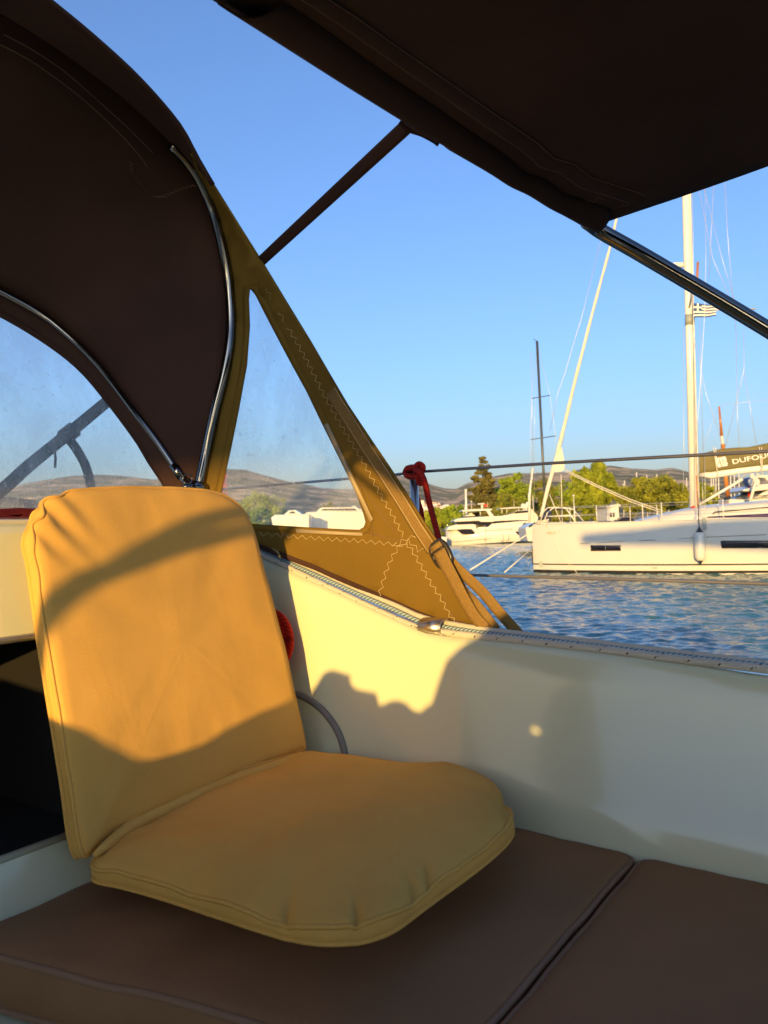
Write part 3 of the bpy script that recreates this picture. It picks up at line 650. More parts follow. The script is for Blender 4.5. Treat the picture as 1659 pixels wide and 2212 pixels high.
# guard rails on both sides, pulpit
for w_, lst in ((1, (1242.3, 1289.5, 1389, 1430, 1563, 1700)), (-1, (1232, 1323.5, 1362, 1420, 1490))):
    tops = []
    for u in lst:
        s = s_for(u, w_ * (1.0 if u < 1300 else 1.8)); s = s_for(u, w_ * (vhw(s) - .05)); q = VV(s, w_ * (vsec(s, 1.83) - .06), venus_top(s)); tube('stanchion', [q, q + ZX * .66], .017, M['alu'], boat, 6); tops.append(q)
    q0 = VV(.9, w_ * (vsec(.9, 1.83) - .05), venus_top(.9)); P = [q0] + tops
    tubes('guard_wire', [[p + ZX * .64 for p in P], [p + ZX * .33 for p in P]], .007, M['stay'], boat, 4)
for w_ in (1, -1):
    w0 = w_ * .28
    tubes('pulpit', [[VV(.35, w_ * vsec(.35, 1.8), 1.84), VV(.55, w_ * .42, 2.35), VV(.75, w_ * .48, 2.5), VV(1.2, w_ * .62, 2.5), VV(1.5, w_ * .72, 2.42), VV(1.9, w_ * (vsec(1.9, 1.8) - .06), 1.86)], [VV(.6, w_ * .4, 2.17), VV(1.7, w_ * .85, 2.17)]], .022, M['alu'], boat, 7)
tube('anchor', [VV(-.12, .05, 1.78), VV(.1, .0, 1.92), VV(.6, 0, 1.93)], .04, M['steel'], boat, 7)
tube('coiled_bow_line', [VV(.45 + .22 * math.cos(k), .1 + .18 * math.sin(k), 1.9 + .012 * k) for k in [i * .5 for i in range(26)]], .03, M['rope_p'], boat, 6)
P = hit(hull_bvh, 1183, 1168.5, .012); v_ex = (hit(hull_bvh, 1198, 1168, .012) - P).normalized()
text_mesh('VENUS', 'hull_name', hit(hull_bvh, 1180.6, 1154.5, .015), v_ex, ZX, .145, M['welt'], boat, 1.0, .0)
tube('name_dot', [hit(hull_bvh, 1209, 1149, .0), hit(hull_bvh, 1209, 1149, .012)], .02, M['welt'], boat, 8)
tube('deck_line', [VV(.62, vsec(.62, 1.8) + .02, 1.86), hit(hull_bvh, 1200, 1160, .02), hit(hull_bvh, 1212, 1200, .02), VV(1.9, vsec(1.9, .1) + .1, -.02)], .010, M['rope_p'], boat, 5)
# mooring lines to the seabed
ml = thing('mooring_line', 'thick pale mooring line slanting from the white sailboat bow into the water', 'mooring line', tuple(VV(0, 0, 1.8)), 'bow mooring lines')
tube('line', [vm(1167, 1137), vm(1100, 1179), on_Y(1016, 1231, 27.0)], .028, M['rope_p'], ml, 7)
ml = thing('mooring_line', 'short lower mooring line below the thick pale one', 'mooring line', tuple(VV(0, 0, .9)), 'bow mooring lines')
tube('line', [VV(-.02, 0, .95), on_Y(1090, 1236, 28.5)], .022, M['rope_p'], ml, 7)
# fender
fp = hit(hull_bvh, 1512.5, 1180, .0) + vn * .2
fen = thing('fender', 'white fender with black ends hanging on the white sailboat hull', 'fender', tuple(fp))
prof = [(.02, .66), (.045, .60), (.10, .50), (.13, .47), (.16, .42), (.175, .33), (.178, 0), (.175, -.33), (.15, -.42), (.11, -.47), (.06, -.50), (.03, -.57), (.0, -.60)]
def lathe(name, prof, P, m, parent, seg=18):
    V = [P + Vector((math.cos(2 * PI * k / seg) * r, math.sin(2 * PI * k / seg) * r, z)) for r, z in prof for k in range(seg)]
    Fc = [(i * seg + k, i * seg + (k + 1) % seg, (i + 1) * seg + (k + 1) % seg, (i + 1) * seg + k) for i in range(len(prof) - 1) for k in range(seg)]
    return obj(name, V, Fc, m, parent)
lathe('fender_body', prof[3:10], fp, M['gelw'], fen); lathe('fender_end', prof[:4], fp, M['stripe'], fen); lathe('fender_end', prof[9:], fp, M['stripe'], fen)
tube('fender_rope', [fp + ZX * .62, fp + ZX * 1.1, vm(1509.5, 1116, 1.9), vm(1508.5, 1090, 1.9)], .016, M['stripe'], fen, 5)
gp = hit(hull_bvh, 1521.5, 1131, .06)
gb = thing('hanging_plate', 'grey green oblong board hanging over the side right of the fender', 'board', tuple(gp))
box('board', -.06, .06, -.02, .02, -.21, .21, M['grey'], gb, lambda x, y, z: gp + vc * x + vn * y + ZX * z, .01)
tubes('cord', [[gp + ZX * .2 + vc * .04, gp + ZX * .62 + vc * .03], [gp + ZX * .2 - vc * .04, gp + ZX * .62 - vc * .05]], .008, M['rope_p'], gb, 4)
# flag
fl = thing('flag', 'small blue and white striped flag with a cross, flying beside the white mast', 'flag', tuple(vm(1498, 670, .3)))
NX, NY = 27, 18; rows = []
TL, TR, BL, BR = vm(1498.5, 655, .3), vm(1547.5, 658.5, .3), vm(1498.5, 686.3, .3), vm(1546.5, 683.5, .3)
for i in range(NX + 1):
    x = i / NX; wv = vn * (.04 * math.sin(x * 9) * x) + ZX * (.014 * math.sin(x * 7.5 + .4) * x)
    rows.append([TL.lerp(TR, x).lerp(BL.lerp(BR, x), j / NY) + wv for j in range(NY + 1)])
V_, F_, U_ = grid(rows); fo = obj('flag_cloth', V_, F_, [M['print'], M['blue']], fl, False); mi = []
for i in range(NX):
    for j in range(NY):
        if i < 10 and j < 10: mi.append(0 if (4 <= i < 6 or 4 <= j < 6) else 1)
        else: mi.append(1 if (j // 2) % 2 == 0 else 0)
fo.data.polygons.foreach_set('material_index', mi); solid(fo, .004)
tube('flag_halyard', [vm(1497.5, 640, .3), vm(1497.5, 690, .3), vm(1507, 1000, .3), vm(1513, 1110, .4)], .010, M['stay'], fl, 4)

# ------------------------------------------------------------------ background boats
def prism(name, px, Y, depth, m, parent, slope=0.0, bev=0.0):
    """solid with the side profile px standing at distance Y and running depth metres back"""
    A_ = [on_Y(u, v, Y) for u, v in px]; B_ = [p + Vector((slope, depth, 0)) for p in A_]; n = len(px)
    Fc = [tuple(range(n)), tuple(range(n, 2 * n))[::-1]] + [(i, i + n, (i + 1) % n + n, (i + 1) % n) for i in range(n)]
    o = obj(name, A_ + B_, Fc, m, parent, False)
    if bev:
        b = o.modifiers.new('bevel', 'BEVEL'); b.width = bev; b.segments = 2; b.limit_method = 'ANGLE'; b.angle_limit = math.radians(40)
    return o
def cA(x, y): return (943.6 + x * .13228, 1069.8 + y * .13228)
def cB(x, y): return (1141.1 + x * .13228, 1069.8 + y * .13228)
def cC(x, y): return (1481.2 + x * .10715, 976.5 + y * .10715)
def pts(fn, L): return [fn(*p) for p in L]
YY = 90.0
my = thing('motor_yacht', 'white motor yacht with dark angular bow window and hardtop, left of the big sailboat bow', 'motor yacht', tuple(on_Y(1050, 1170, YY)))
# hull lofted: bow at left runs to a point on the centreline
hs = []
for x_, wf in ((150, 0), (165, .35), (200, .8), (280, 1.35), (420, 1.85), (640, 2.2), (1000, 2.35), (1540, 2.3), (1700, 2.2)):
    top_ = 560 if x_ < 640 else 535 - (x_ - 640) * .02; top_ = 575 - (x_ - 150) * .03 if x_ < 640 else 540 - (x_ - 640) * .035
    bt = 815 - (x_ - 165) * .068
    d_ = 2.35 - wf; k_ = [(x_ + 14 * (1 - wf / 2.3), bt + 14), (x_ + 5 * (1 - wf / 2.3), bt - 60), (x_, (top_ + bt) / 2), (x_ - 6 * (1 - wf / 2.3), top_)]
    fr_ = [on_Y(*cA(*q), YY + d_ + (.25 if i == 0 else 0)) for i, q in enumerate(k_)]
    bk = [Vector((p.x, 2 * (YY + 2.35) - p.y, p.z)) for p in fr_[::-1]]
    hs.append(fr_ + bk)
sheet('hull', hs, M['gelw'], my)
prism('foredeck', pts(cA, [(160, 560), (205, 512), (300, 482), (600, 470), (640, 480), (640, 545), (400, 556), (165, 572)]), YY + .5, 3.7, M['gelw'], my, bev=.08)
prism('bow_window', pts(cA, [(332, 573), (440, 553), (565, 553), (625, 612), (600, 634), (415, 636)]), YY - .06 + .05, .25, M['glassd'], my)
prism('saloon_glass', pts(cA, [(300, 436), (900, 428), (870, 490), (640, 485), (600, 472), (330, 472)]), YY + .5, 3.6, M['glassd'], my)
prism('side_glass', pts(cA, [(900, 440), (960, 425), (1330, 402), (1345, 424), (1200, 440), (1000, 458), (880, 466)]), YY + .3, 3.7, M['glassd'], my)
prism('upper_deck', pts(cA, [(278, 420), (300, 398), (380, 372), (700, 352), (1040, 335), (1500, 318), (1640, 350), (1640, 420), (1345, 405), (960, 424), (900, 436), (720, 436), (680, 418), (290, 436)]), YY + .1, 4.5, M['gelw'], my, bev=.06)
prism('cabin_side', pts(cA, [(860, 500), (900, 465), (1345, 425), (1640, 418), (1640, 510), (1230, 525), (640, 540), (650, 520), (840, 520)]), YY + .25, 4.2, M['gelw'], my)
prism('windscreen', pts(cA, [(378, 374), (430, 346), (790, 330), (800, 340), (620, 356)]), YY + .9, 3.0, M['navy'], my)
prism('helm_console', pts(cA, [(440, 335), (530, 318), (530, 280), (580, 300), (625, 330), (620, 342), (440, 345)]), YY + 1.5, 1.4, M['gelw'], my, bev=.05)
prism('hardtop', pts(cA, [(410, 258), (425, 240), (620, 224), (905, 218), (900, 248), (430, 270)]), YY + .3, 4.1, M['gelw'], my, bev=.05)
prism('radar_arch', pts(cA, [(800, 246), (862, 246), (970, 385), (900, 400)]), YY + .3, .3, M['gelw'], my, bev=.04)
prism('radar_arch', pts(cA, [(800, 246), (862, 246), (970, 385), (900, 400)]), YY + 4.0, .3, M['gelw'], my, bev=.04)
for x_ in (438, 710): tube('hardtop_post', [on_Y(*cA(x_, 332), YY + .5), on_Y(*cA(x_, 255), YY + .5)], .045, M['gelw'], my, 6)
tube('radar_mast', [on_Y(*cA(740, 220), YY + 2), on_Y(*cA(740, 150), YY + 2)], .16, M['gelw'], my, 8)
prism('radar_scanner', pts(cA, [(670, 152), (675, 134), (780, 128), (785, 146)]), YY + 1.6, .9, M['gelw'], my, bev=.03)
tube('antenna', [on_Y(*cA(832, 218), YY + 2), on_Y(*cA(829, 110), YY + 2)], .03, M['gelw'], my, 5)
tubes('bow_rail', [[on_Y(*cA(*q), YY + .8) for q in L_] for L_ in ([(170, 555), (150, 490), (260, 430)], [(272, 480), (268, 340)])], .03, M['steel'], my, 5)
for x_, y_ in ((1060, 700), (1155, 680)):
    p = on_Y(*cA(x_, y_), YY - .25); lathe('fender_roll', [(0, .45), (.14, .36), (.16, 0), (.14, -.36), (0, -.45)], p, M['gelw'], my, 10)
tubes('side_line', [[on_Y(*cA(*q), YY - .08) for q in L_] for L_ in ([(650, 545), (720, 650), (805, 755)], [(1070, 530), (1065, 640)], [(1215, 520), (1222, 600)])], .025, M['rope_p'], my, 4)
tubes('hull_seam', [[on_Y(*cA(*q), YY - .01) for q in L_] for L_ in ([(795, 545), (800, 745)], [(240, 760), (500, 740), (900, 705)], [(800, 575), (1230, 560)])], .02, M['welt'], my, 4)
prism('life_ring', pts(cA, [(640, 480), (665, 470), (672, 535), (645, 540)]), YY + .2, .1, M['black'], my)
for x_ in (760, 870): prism('deck_chair', pts(cA, [(x_ - 20, 540), (x_ - 10, 500), (x_ + 10, 480), (x_ + 30, 530)]), YY + .6, .5, M['black'], my)
fg = thing('flag', 'tiny red flag on top of the white motor yacht', 'flag', tuple(on_Y(*cA(800, 165), YY + 1.9)))
f_ = prism('flag_cloth', pts(cA, [(772, 150), (800, 143), (822, 158), (820, 188), (798, 182), (778, 190)]), YY + 1.9, .03, M['redp'], fg)
Y2 = 99.0
m2 = thing('motor_yacht', 'second white motor yacht with flybridge awning half hidden behind the sailboat bow', 'motor yacht', tuple(on_Y(1130, 1165, Y2)))
prism('hull', pts(cA, [(980, 500), (1900, 440), (1900, 745), (1000, 745)]), Y2, 4.6, M['gelw'], m2, bev=.1)
prism('superstructure', pts(cA, [(1000, 420), (1060, 335), (1230, 300), (1300, 250), (1500, 235), (1560, 225), (1640, 330), (1700, 430), (1700, 520), (1000, 520)]), Y2 + .4, 3.8, M['gelw'], m2, bev=.12)
prism('cabin_glass', pts(cA, [(1240, 296), (1310, 258), (1490, 248), (1490, 280), (1300, 296)]), Y2 + .3, 3.9, M['glassd'], m2)
prism('awning', pts(cA, [(1030, 224), (1040, 208), (1200, 196), (1400, 188), (1400, 208), (1200, 220)]), Y2 + .2, 4.0, M['gelw'], m2, bev=.04)
for x_ in (1062, 1142, 1335, 1420): tube('awning_post', [on_Y(*cA(x_, 300), Y2 + .5), on_Y(*cA(x_, 212), Y2 + .5)], .06, M['gelw'], m2, 6)
for x_, y_ in ((1405, 175), (1455, 180), (1480, 150)): lathe('radome', [(0, .35), (.2, .28), (.28, 0), (.2, -.3), (.1, -.5)], on_Y(*cA(x_, y_), Y2 + 2), M['gelw'], m2, 10)
tube('antenna', [on_Y(*cA(1262, 240), Y2 + 1), on_Y(*cA(1260, 80), Y2 + 1)], .025, M['gelw'], m2, 5)
# boat that carries the long white bow platform just left of VENUS
Y3 = 60.0
m3 = thing('moored_boat', 'low white boat bow reaching out from behind the big sailboat', 'boat', tuple(on_Y(1150, 1160, Y3)))
prism('bow_platform', pts(cA, [(1228, 540), (1240, 515), (1700, 500), (1800, 500), (1800, 600), (1560, 592), (1240, 580)]), Y3, 2.0, M['gelw'], m3, 1.6, .06)
prism('dark_reflection', pts(cA, [(1330, 592), (1700, 598), (1800, 720), (1480, 722), (1400, 660)]), Y3 + .3, 1.6, M['antif'], m3)  # dark solid standing in for the reflection below the platform
prism('red_waterline', pts(cA, [(1505, 715), (1800, 715), (1800, 738), (1505, 738)]), Y3 + .1, 1.6, M['redp'], m3)
for x_ in (1440, 1485, 1515, 1545, 1620): tube('bottle', [on_Y(*cA(x_, 505), Y3 + .5), on_Y(*cA(x_, 450), Y3 + .5)], lambda q: .30 * (.9 - .6 * q), M['navy'], m3, 7)
prism('white_sheet', pts(cA, [(1500, 420), (1510, 200), (1560, 230), (1640, 330), (1640, 420)]), Y3 + .8, .05, M['sail'], m3)
tube('mast', [on_Y(*cA(1512, 440), Y3 + .8), on_Y(*cA(1512, 0), Y3 + .8), on_Y(1151, 1010, Y3 + .8)], lambda q: .11 - .03 * q, M['alu'], m3, 8)
tube('mast_wire', [on_Y(1151, 1012, Y3 + .8), on_Y(1148, 760, Y3 + .8)], .018, M['stay'], m3, 5)
# dark masted sailboat behind
Y4 = 52.0
m4 = thing('sailboat', 'sailboat with thin dark mast and two spreaders behind the big sailboat bow', 'sailboat', tuple(on_Y(1182, 1140, Y4)))
tube('mast', [on_Y(1181, 1132, Y4), on_Y(1173, 1000, Y4), on_Y(1160, 737, Y4)], .085, M['alud'], m4, 8)
tubes('spreader', [[on_Y(1148, 861, Y4), on_Y(1188.6, 854, Y4)], [on_Y(1146, 949.6, Y4), on_Y(1200.5, 941.6, Y4)]], .03, M['alud'], m4, 5)
tubes('shroud', [[on_Y(*q, Y4) for q in L_] for L_ in ([(1160, 740), (1148, 861), (1146, 950), (1148, 1120)], [(1160, 740), (1188, 854), (1200, 942), (1212, 1120)], [(1160, 745), (1155, 900), (1154, 1120)])], .010, M['stay'], m4, 4)
tubes('wind_vane', [[on_Y(1152, 733, Y4), on_Y(1158, 735, Y4), on_Y(1160, 738, Y4)]], .02, M['alud'], m4, 4)
prism('hull', [(1135, 1140), (1155, 1129), (1290, 1126), (1290, 1170), (1140, 1170)], Y4 - .5, 3, M['gelw'], m4, bev=.1)
prism('bimini', pts(cB, [(325, 235), (340, 208), (680, 200), (690, 225)]), Y4 + .3, 2.4, M['navy'], m4, bev=.05)
prism('spray_hood', pts(cB, [(330, 440), (345, 300), (360, 250), (380, 235), (390, 260), (370, 430)]), Y4 + .4, 2.0, M['navy'], m4)
tubes('bimini_leg', [[on_Y(*cB(x_, 225), Y4 + .4), on_Y(*cB(x_ + 6, 450), Y4 + .4)] for x_ in (350, 520, 670)], .025, M['steel'], m4, 5)
# wooden boat with orange mast
Y5 = 70.0
m5 = thing('wooden_boat', 'varnished wooden boat with an orange wooden mast, behind the sail cover', 'sailboat', tuple(on_Y(1575, 1110, Y5)))
prism('hull', pts(cC, [(575, 1140), (600, 1100), (760, 1060), (900, 1040), (1260, 1050), (1260, 1160), (600, 1170)]), Y5, 3, M['wood'], m5, bev=.08)
prism('deck_house', pts(cC, [(780, 1060), (800, 1030), (860, 1030), (870, 1060)]), Y5 - .05, 2, M['wood'], m5)
prism('canvas_cover', pts(cC, [(880, 960), (900, 945), (1090, 950), (1200, 965), (1195, 1060), (1010, 1090), (885, 1085)]), Y5 - .3, 2.4, M['gelw'], m5, bev=.12)
tube('mast', [on_Y(1573, 1078, Y5), on_Y(1567.5, 1028, Y5), on_Y(1561.5, 960, Y5)], .20, M['wood'], m5, 10)
tube('mast_top', [on_Y(1561.4, 967, Y5), on_Y(1559, 942, Y5)], .15, M['gelw'], m5, 8)
tube('mast_head', [on_Y(1559, 942, Y5), on_Y(1553.4, 878, Y5)], lambda q: .14 - .06 * q, M['wood'], m5, 8)
tube('mast_coat', [on_Y(1573, 1078, Y5 - .1), on_Y(1570, 1073, Y5 - .1)], .34, M['navy'], m5, 8)
tubes('stay', [[on_Y(*q, Y5) for q in L_] for L_ in ([(1553.4, 878), (1540, 910), (1505, 1000)], [(1553.4, 876), (1659, 863), (1720, 856)], [(1560, 960), (1540, 1080)])], .014, M['stay'], m5, 4)
tubes('railing', [[on_Y(*cC(*q), Y5 - .4) for q in L_] for L_ in ([(1190, 1100), (1200, 980), (1250, 960), (1275, 1010), (1270, 1080)], [(1230, 1100), (1225, 990)])], .03, M['steel'], m5, 5)
# little white hull with bow behind the coachroof
m6 = thing('dinghy', 'white upturned dinghy hull beside the foot of the white mast', 'dinghy', tuple(on_Y(1515, 1095, 48)))
prism('hull', pts(cC, [(270, 1160), (275, 1095), (400, 1080), (640, 1045), (700, 1040), (640, 1110), (560, 1150), (420, 1180)]), 48, 1.6, M['gelw'], m6, bev=.12)
# big motor yacht at the right edge
Y7 = 82.0
m7 = thing('motor_yacht', 'large white motor yacht with upper deck and domes at the right edge', 'motor yacht', tuple(on_Y(1650, 1100, Y7)))
prism('lower_cabin', pts(cC, [(1250, 1130), (1270, 1040), (1330, 930), (1420, 880), (1659, 760), (2600, 690), (2600, 1200), (1250, 1180)]), Y7, 6, M['gelw'], m7, bev=.15)
prism('flybridge', pts(cC, [(1135, 775), (1200, 745), (1450, 690), (1480, 655), (1659, 640), (2600, 590), (2600, 720), (1659, 760), (1400, 790), (1180, 792)]), Y7 - .4, 6.5, M['gelw'], m7, bev=.08)
prism('stair_wing', pts(cC, [(1380, 930), (1520, 830), (1700, 770), (2600, 720), (2600, 790), (1700, 840), (1480, 930)]), Y7 - .5, 6.4, M['gelw'], m7, bev=.08)
prism('tinted_glass', pts(cC, [(1420, 850), (1500, 800), (1560, 795), (1500, 850)]), Y7 - .6, .2, M['glassd'], m7)
prism('blue_mast_cover', pts(cC, [(1248, 560), (1262, 520), (1350, 510), (1385, 540), (1380, 590), (1330, 600), (1320, 690), (1290, 690), (1285, 640), (1255, 620)]), Y7 + 1, 1.2, M['blue'], m7, bev=.1)
tube('mast_leg', [on_Y(*cC(1275, 900), Y7 + 1.5), on_Y(*cC(1268, 620), Y7 + 1.5)], .13, M['redp'], m7, 8)
for x_, y_ in ((1335, 490), (1390, 540), (1310, 605), (1450, 600)): lathe('radome', [(0, .35), (.2, .28), (.26, 0), (.2, -.25), (.1, -.4)], on_Y(*cC(x_, y_), Y7 + 1), M['gelw'], m7, 10)
prism('upper_wing', pts(cC, [(1470, 515), (1480, 470), (1530, 458), (1690, 460), (2600, 430), (2600, 500), (1690, 540), (1650, 585), (1600, 520)]), Y7 + .5, 4, M['gelw'], m7, bev=.08)
tube('crane_arm', [on_Y(*cC(1270, 1100), Y7 - 2), on_Y(*cC(1370, 740), Y7 - 2), on_Y(*cC(1460, 430), Y7 - 2)], .16, M['gelw'], m7, 8)
prism('hull', pts(cC, [(1240, 1120), (2600, 1060), (2600, 1600), (1240, 1600)]), Y7 + .2, 6, M['gelw'], m7, bev=.1)
tubes('railing', [[on_Y(*cC(x_, 925), Y7 - .5), on_Y(*cC(x_, 880), Y7 - .5)] for x_ in range(1430, 1680, 35)] + [[on_Y(*cC(1430, 882), Y7 - .5), on_Y(*cC(1680, 868), Y7 - .5)]], .03, M['steel'], m7, 4)
# thin far masts: each a thin boat mast sticking up
farm = [(1375, 1020, 1100, 150, 'bare mast standing above the left edge of the broad pine'), (1349, 1038, 1105, 150, 'bare mast in the gap between the yellow green tree and the pine'), (1346, 1045, 1105, 160, 'bare mast just left of the gap line at the left edge of the broad pine'), (1397, 1026, 1070, 170, 'bare mast over the crown of the broad pine, left of its middle'), (1419, 1024, 1060, 170, 'bare mast over the middle of the broad pine'), (1443, 1036, 1070, 160, 'bare mast over the right shoulder of the broad pine'), (1457, 1036, 1070, 165, 'second bare mast over the right shoulder of the broad pine'),
        (1483, 1032, 1100, 160, 'bare mast just left of the tall white mast'), (1536, 1028, 1100, 140, 'leftmost of four masts bunched right of the green tree under the sail cover'), (1541, 1030, 1100, 150, 'second of the four masts bunched under the sail cover'), (1546, 1030, 1100, 150, 'third of the four masts bunched under the sail cover'), (1552, 1028, 1080, 150, 'rightmost of the four masts bunched under the sail cover'), (1578, 1026, 1090, 140, 'bare mast just right of the orange wooden mast'), (1586, 1022, 1080, 150, 'second bare mast right of the orange wooden mast'), (1596, 1020, 1085, 150, 'third bare mast right of the orange wooden mast'), (1613, 1042, 1080, 140, 'short bare mast beside the large motor yacht upper deck'), (1334, 1060, 1100, 160, 'lowest bare mast at the pale hut on the quay')]
for u, v0, v1, Y, lab in farm:
    t = thing('distant_mast', lab, 'mast', tuple(on_Y(u, 1120, Y)), 'distant masts')
    tube('pole', [on_Y(u + 2.2, 1130, Y), on_Y(u, v0, Y)], .10, M['alu'], t, 6); tubes('spreader', [[on_Y(u - 3, v0 + 18, Y), on_Y(u + 3, v0 + 17.6, Y)]], .04, M['alu'], t, 4)
for u, v0, Y, r_, lab in ((1006, 1060, 97, .16, 'thick white mast rising behind the white motor yacht hardtop'), (1018, 1083, 97, .04, 'thin mast between the thick white mast and the radar'), (1239, 1070, 100, .06, 'white lamp post between the trees behind the guard wires')):
    t = thing('white_mast' if 'mast' in lab else 'lamp_post', lab, 'mast' if 'mast' in lab else 'lamp post', tuple(on_Y(u, 1150, Y)))
    tube('pole', [on_Y(u + 3, 1150, Y), on_Y(u, v0, Y)], lambda q: r_ * (1.1 - .3 * q), M['alu'], t, 8)
    tube('head', [on_Y(u - 2, v0, Y), on_Y(u + 2, v0 + .1, Y)], r_ * 1.5, M['alu'], t, 6)
# quay: car, hut, small boat, people-free
Yc = 100.0
car = thing('parked_car', 'dark car parked on the quay below the dense pine', 'car', tuple(on_Y(1355, 1130, Yc)))
prism('body', [(1327, 1131), (1328, 1125.5), (1336, 1122.5), (1341, 1121), (1370, 1121), (1372, 1131)], Yc, 1.8, M['car'], car, bev=.12)
prism('cabin', [(1337, 1123), (1343, 1118), (1363, 1117.6), (1369, 1122)], Yc + .15, 1.5, M['glassd'], car, bev=.1)
for u in (1335, 1364): tube('wheel', [on_Y(u, 1130.5, Yc - .05), on_Y(u, 1130.5, Yc - .05) + Vector((0, .25, 0))], .33, M['antif'], car, 14)
hut = thing('quay_building', 'small pale building between the yellow green tree and the pine', 'building', tuple(on_Y(1330, 1120, 104)))
prism('wall', [(1311, 1125), (1312, 1093), (1335, 1089), (1338, 1125)], 104, 5, M['house'], hut); prism('roof', [(1309, 1094), (1335, 1088), (1341, 1090), (1341, 1093), (1311, 1097)], 103.7, 5.6, M['gelw'], hut)
prism('window', [(1318, 1108), (1328, 1107), (1328, 1117), (1318, 1117)], 103.94, .1, M['glassd'], hut)
sb = thing('small_boat', 'small pale boat end at the quay left of the motor yacht', 'boat', tuple(on_Y(952, 1160, 88)))
prism('hull', [(935, 1158), (950, 1158.5), (966, 1160), (965, 1173), (938, 1171)], 88, 2, M['gelw'], sb, bev=.1)
# white boats seen through the side window
for k, (u0_, u1_, vt_, Y, lab) in enumerate(((585, 668, 1104, 80, 'long pale hull seen through the side window beside the green tree'), (655, 800, 1098, 86, 'long pale motorboat seen through the right part of the side window'))):
    t = thing('moored_boat', lab, 'boat', tuple(on_Y(u0_, 1150, Y)))
    prism('hull', [(u0_, vt_ + 14), (u0_ + 8, vt_ + 8), (u1_, vt_ + 6), (u1_, 1168), (u0_ + 10, 1170)], Y, 3.5, M['gelw'], t, bev=.1)
    prism('cabin', [(u0_ + 25, vt_ + 10), (u0_ + 38, vt_ - 2), (u1_ - 30, vt_ - 3), (u1_ - 12, vt_ + 9)], Y + .4, 2.6, M['gelw'], t, bev=.1)
    prism('cabin_glass', [(u0_ + 36, vt_ + 5), (u0_ + 44, vt_ + 1), (u1_ - 34, vt_), (u1_ - 28, vt_ + 5)], Y + .32, 2.7, M['glassd'], t)
py = thing('lattice_mast', 'slim lattice mast on the ridge seen through the side window', 'mast', tuple(on_Y(486, 1150, 300)))
tubes('mast_leg', [[on_Y(479, 1140, 300), on_Y(485, 1012, 300)], [on_Y(493, 1140, 300), on_Y(487, 1012, 300)]] + [[on_Y(480.5 + k, 1120 - 22 * k, 300), on_Y(492 - k, 1110 - 22 * k, 300)] for k in range(5)], .16, M['redp'], py, 4)
# dark boats seen low through the front window
for u0_, u1_, vt_, Y, lab in ((-60, 70, 1072, 34, 'dark covered sailboat seen low through the front window'), (60, 150, 1080, 42, 'second dark boat beyond the front window')):
    t = thing('moored_boat', lab, 'boat', tuple(on_Y(u0_, 1160, Y)))
    prism('hull', [(u0_, 1110), (u1_, 1102), (u1_ - 5, 1240), (u0_, 1250)], Y, 3, M['grey'], t, bev=.1)
    prism('deck_cover', [(u0_ + 4, 1108), (u0_ + 15, vt_ + 8), (u0_ + 50, vt_), (u1_ - 30, vt_ + 4), (u1_ - 8, 1104)], Y + .5, 2, M['navy'], t, bev=.15)
    tubes('stanchion', [[on_Y(u, 1108, Y - .1), on_Y(u, 1080, Y - .1)] for u in range(int(u0_), int(u1_), 22)], .02, M['steel'], t, 4)
for u, lab in ((147, 'left one of two short white posts seen through the front window'), (156, 'right one of two short white posts seen through the front window')):
    t = thing('bollard_post', lab, 'post', tuple(on_Y(u, 1090, 45)), 'white posts beyond the front window'); tube('post', [on_Y(u, 1110, 45), on_Y(u, 1072, 45)], .09, M['gelw'], t, 8)
# ------------------------------------------------------------------ the boat the camera sits in
NB = -BX                                            # towards the camera side
cock = thing('yacht_cockpit', 'cream gelcoat cockpit with coaming, bench and cabin bulkhead around the tan folding seat', 'sailboat cockpit', tuple(W(.5, 1.0, -1.0)))
c1 = [(560, 1205), (600, 1222), (645, 1242), (700, 1266), (760, 1294), (820, 1322), (870, 1344), (915, 1365), (960, 1375), (1100, 1388), (1300, 1411), (1500, 1439), (1659, 1463)]
ta = [(-1.6, -.262), (-.4, -.258)] + sorted([(abh(on_b(u, v, 1.33))[0], abh(on_b(u, v, 1.33))[2]) for u, v in c1]) + [(1.5, -.012), (1.8, .02), (2.6, .03)]
_ta, _th = [p[0] for p in ta], [p[1] for p in ta]
def ctop(a): return float(np.interp(a, _ta, _th)) * .5 + .25 * float(np.interp(a - .03, _ta, _th)) + .25 * float(np.interp(a + .03, _ta, _th))
def csec(a):
    h = ctop(a); q = [(1.225, -1.0), (1.232, -.62), (1.238, -.55), (1.246, -.50)]
    for t in (.15, .3, .45, .6, .75, .88): q.append((1.246 + (1.318 - 1.246) * t + .006 * math.sin(t * PI), -.50 + (h - .022 + .50) * t))
    q += [(1.3175, h - .015), (1.322, h - .006), (1.329, h - .001), (1.338, h), (1.41, h + .001), (1.420, h - .006), (1.425, h - .03), (1.45, -.45), (1.48, -.468), (1.70, -.47), (1.93, -.475), (1.935, -.44), (1.965, -.44), (1.975, -.50), (1.97, -1.0), (1.85, -1.9)]
    return [W(a, b, z) for b, z in q]
al = [2.6 - .035 * k for k in range(120)]
rows_c = [csec(a) for a in al]
sheet('coaming', rows_c, M['gel'], cock)
coam = surf(rows_c)
pc = []
for a in (2.6, 1.2, 0, -1.6):                         # the port side of the cockpit, outside the picture
    pc.append([W(a, -.1 - b, z) for b, z in ((1.05, -1.0), (1.06, -.55), (1.30, -.28), (1.33, -.262), (1.41, -.262), (1.45, -.46), (1.93, -.47), (1.97, -.5), (1.85, -1.9))])
sheet('port_coaming', pc, M['gel'], cock)
box('bench_base', -1.6, 1.10, .47, 1.235, -1.0, -.603, M['gel'], cock, lambda a, b, h: W(a, b, h), .012)
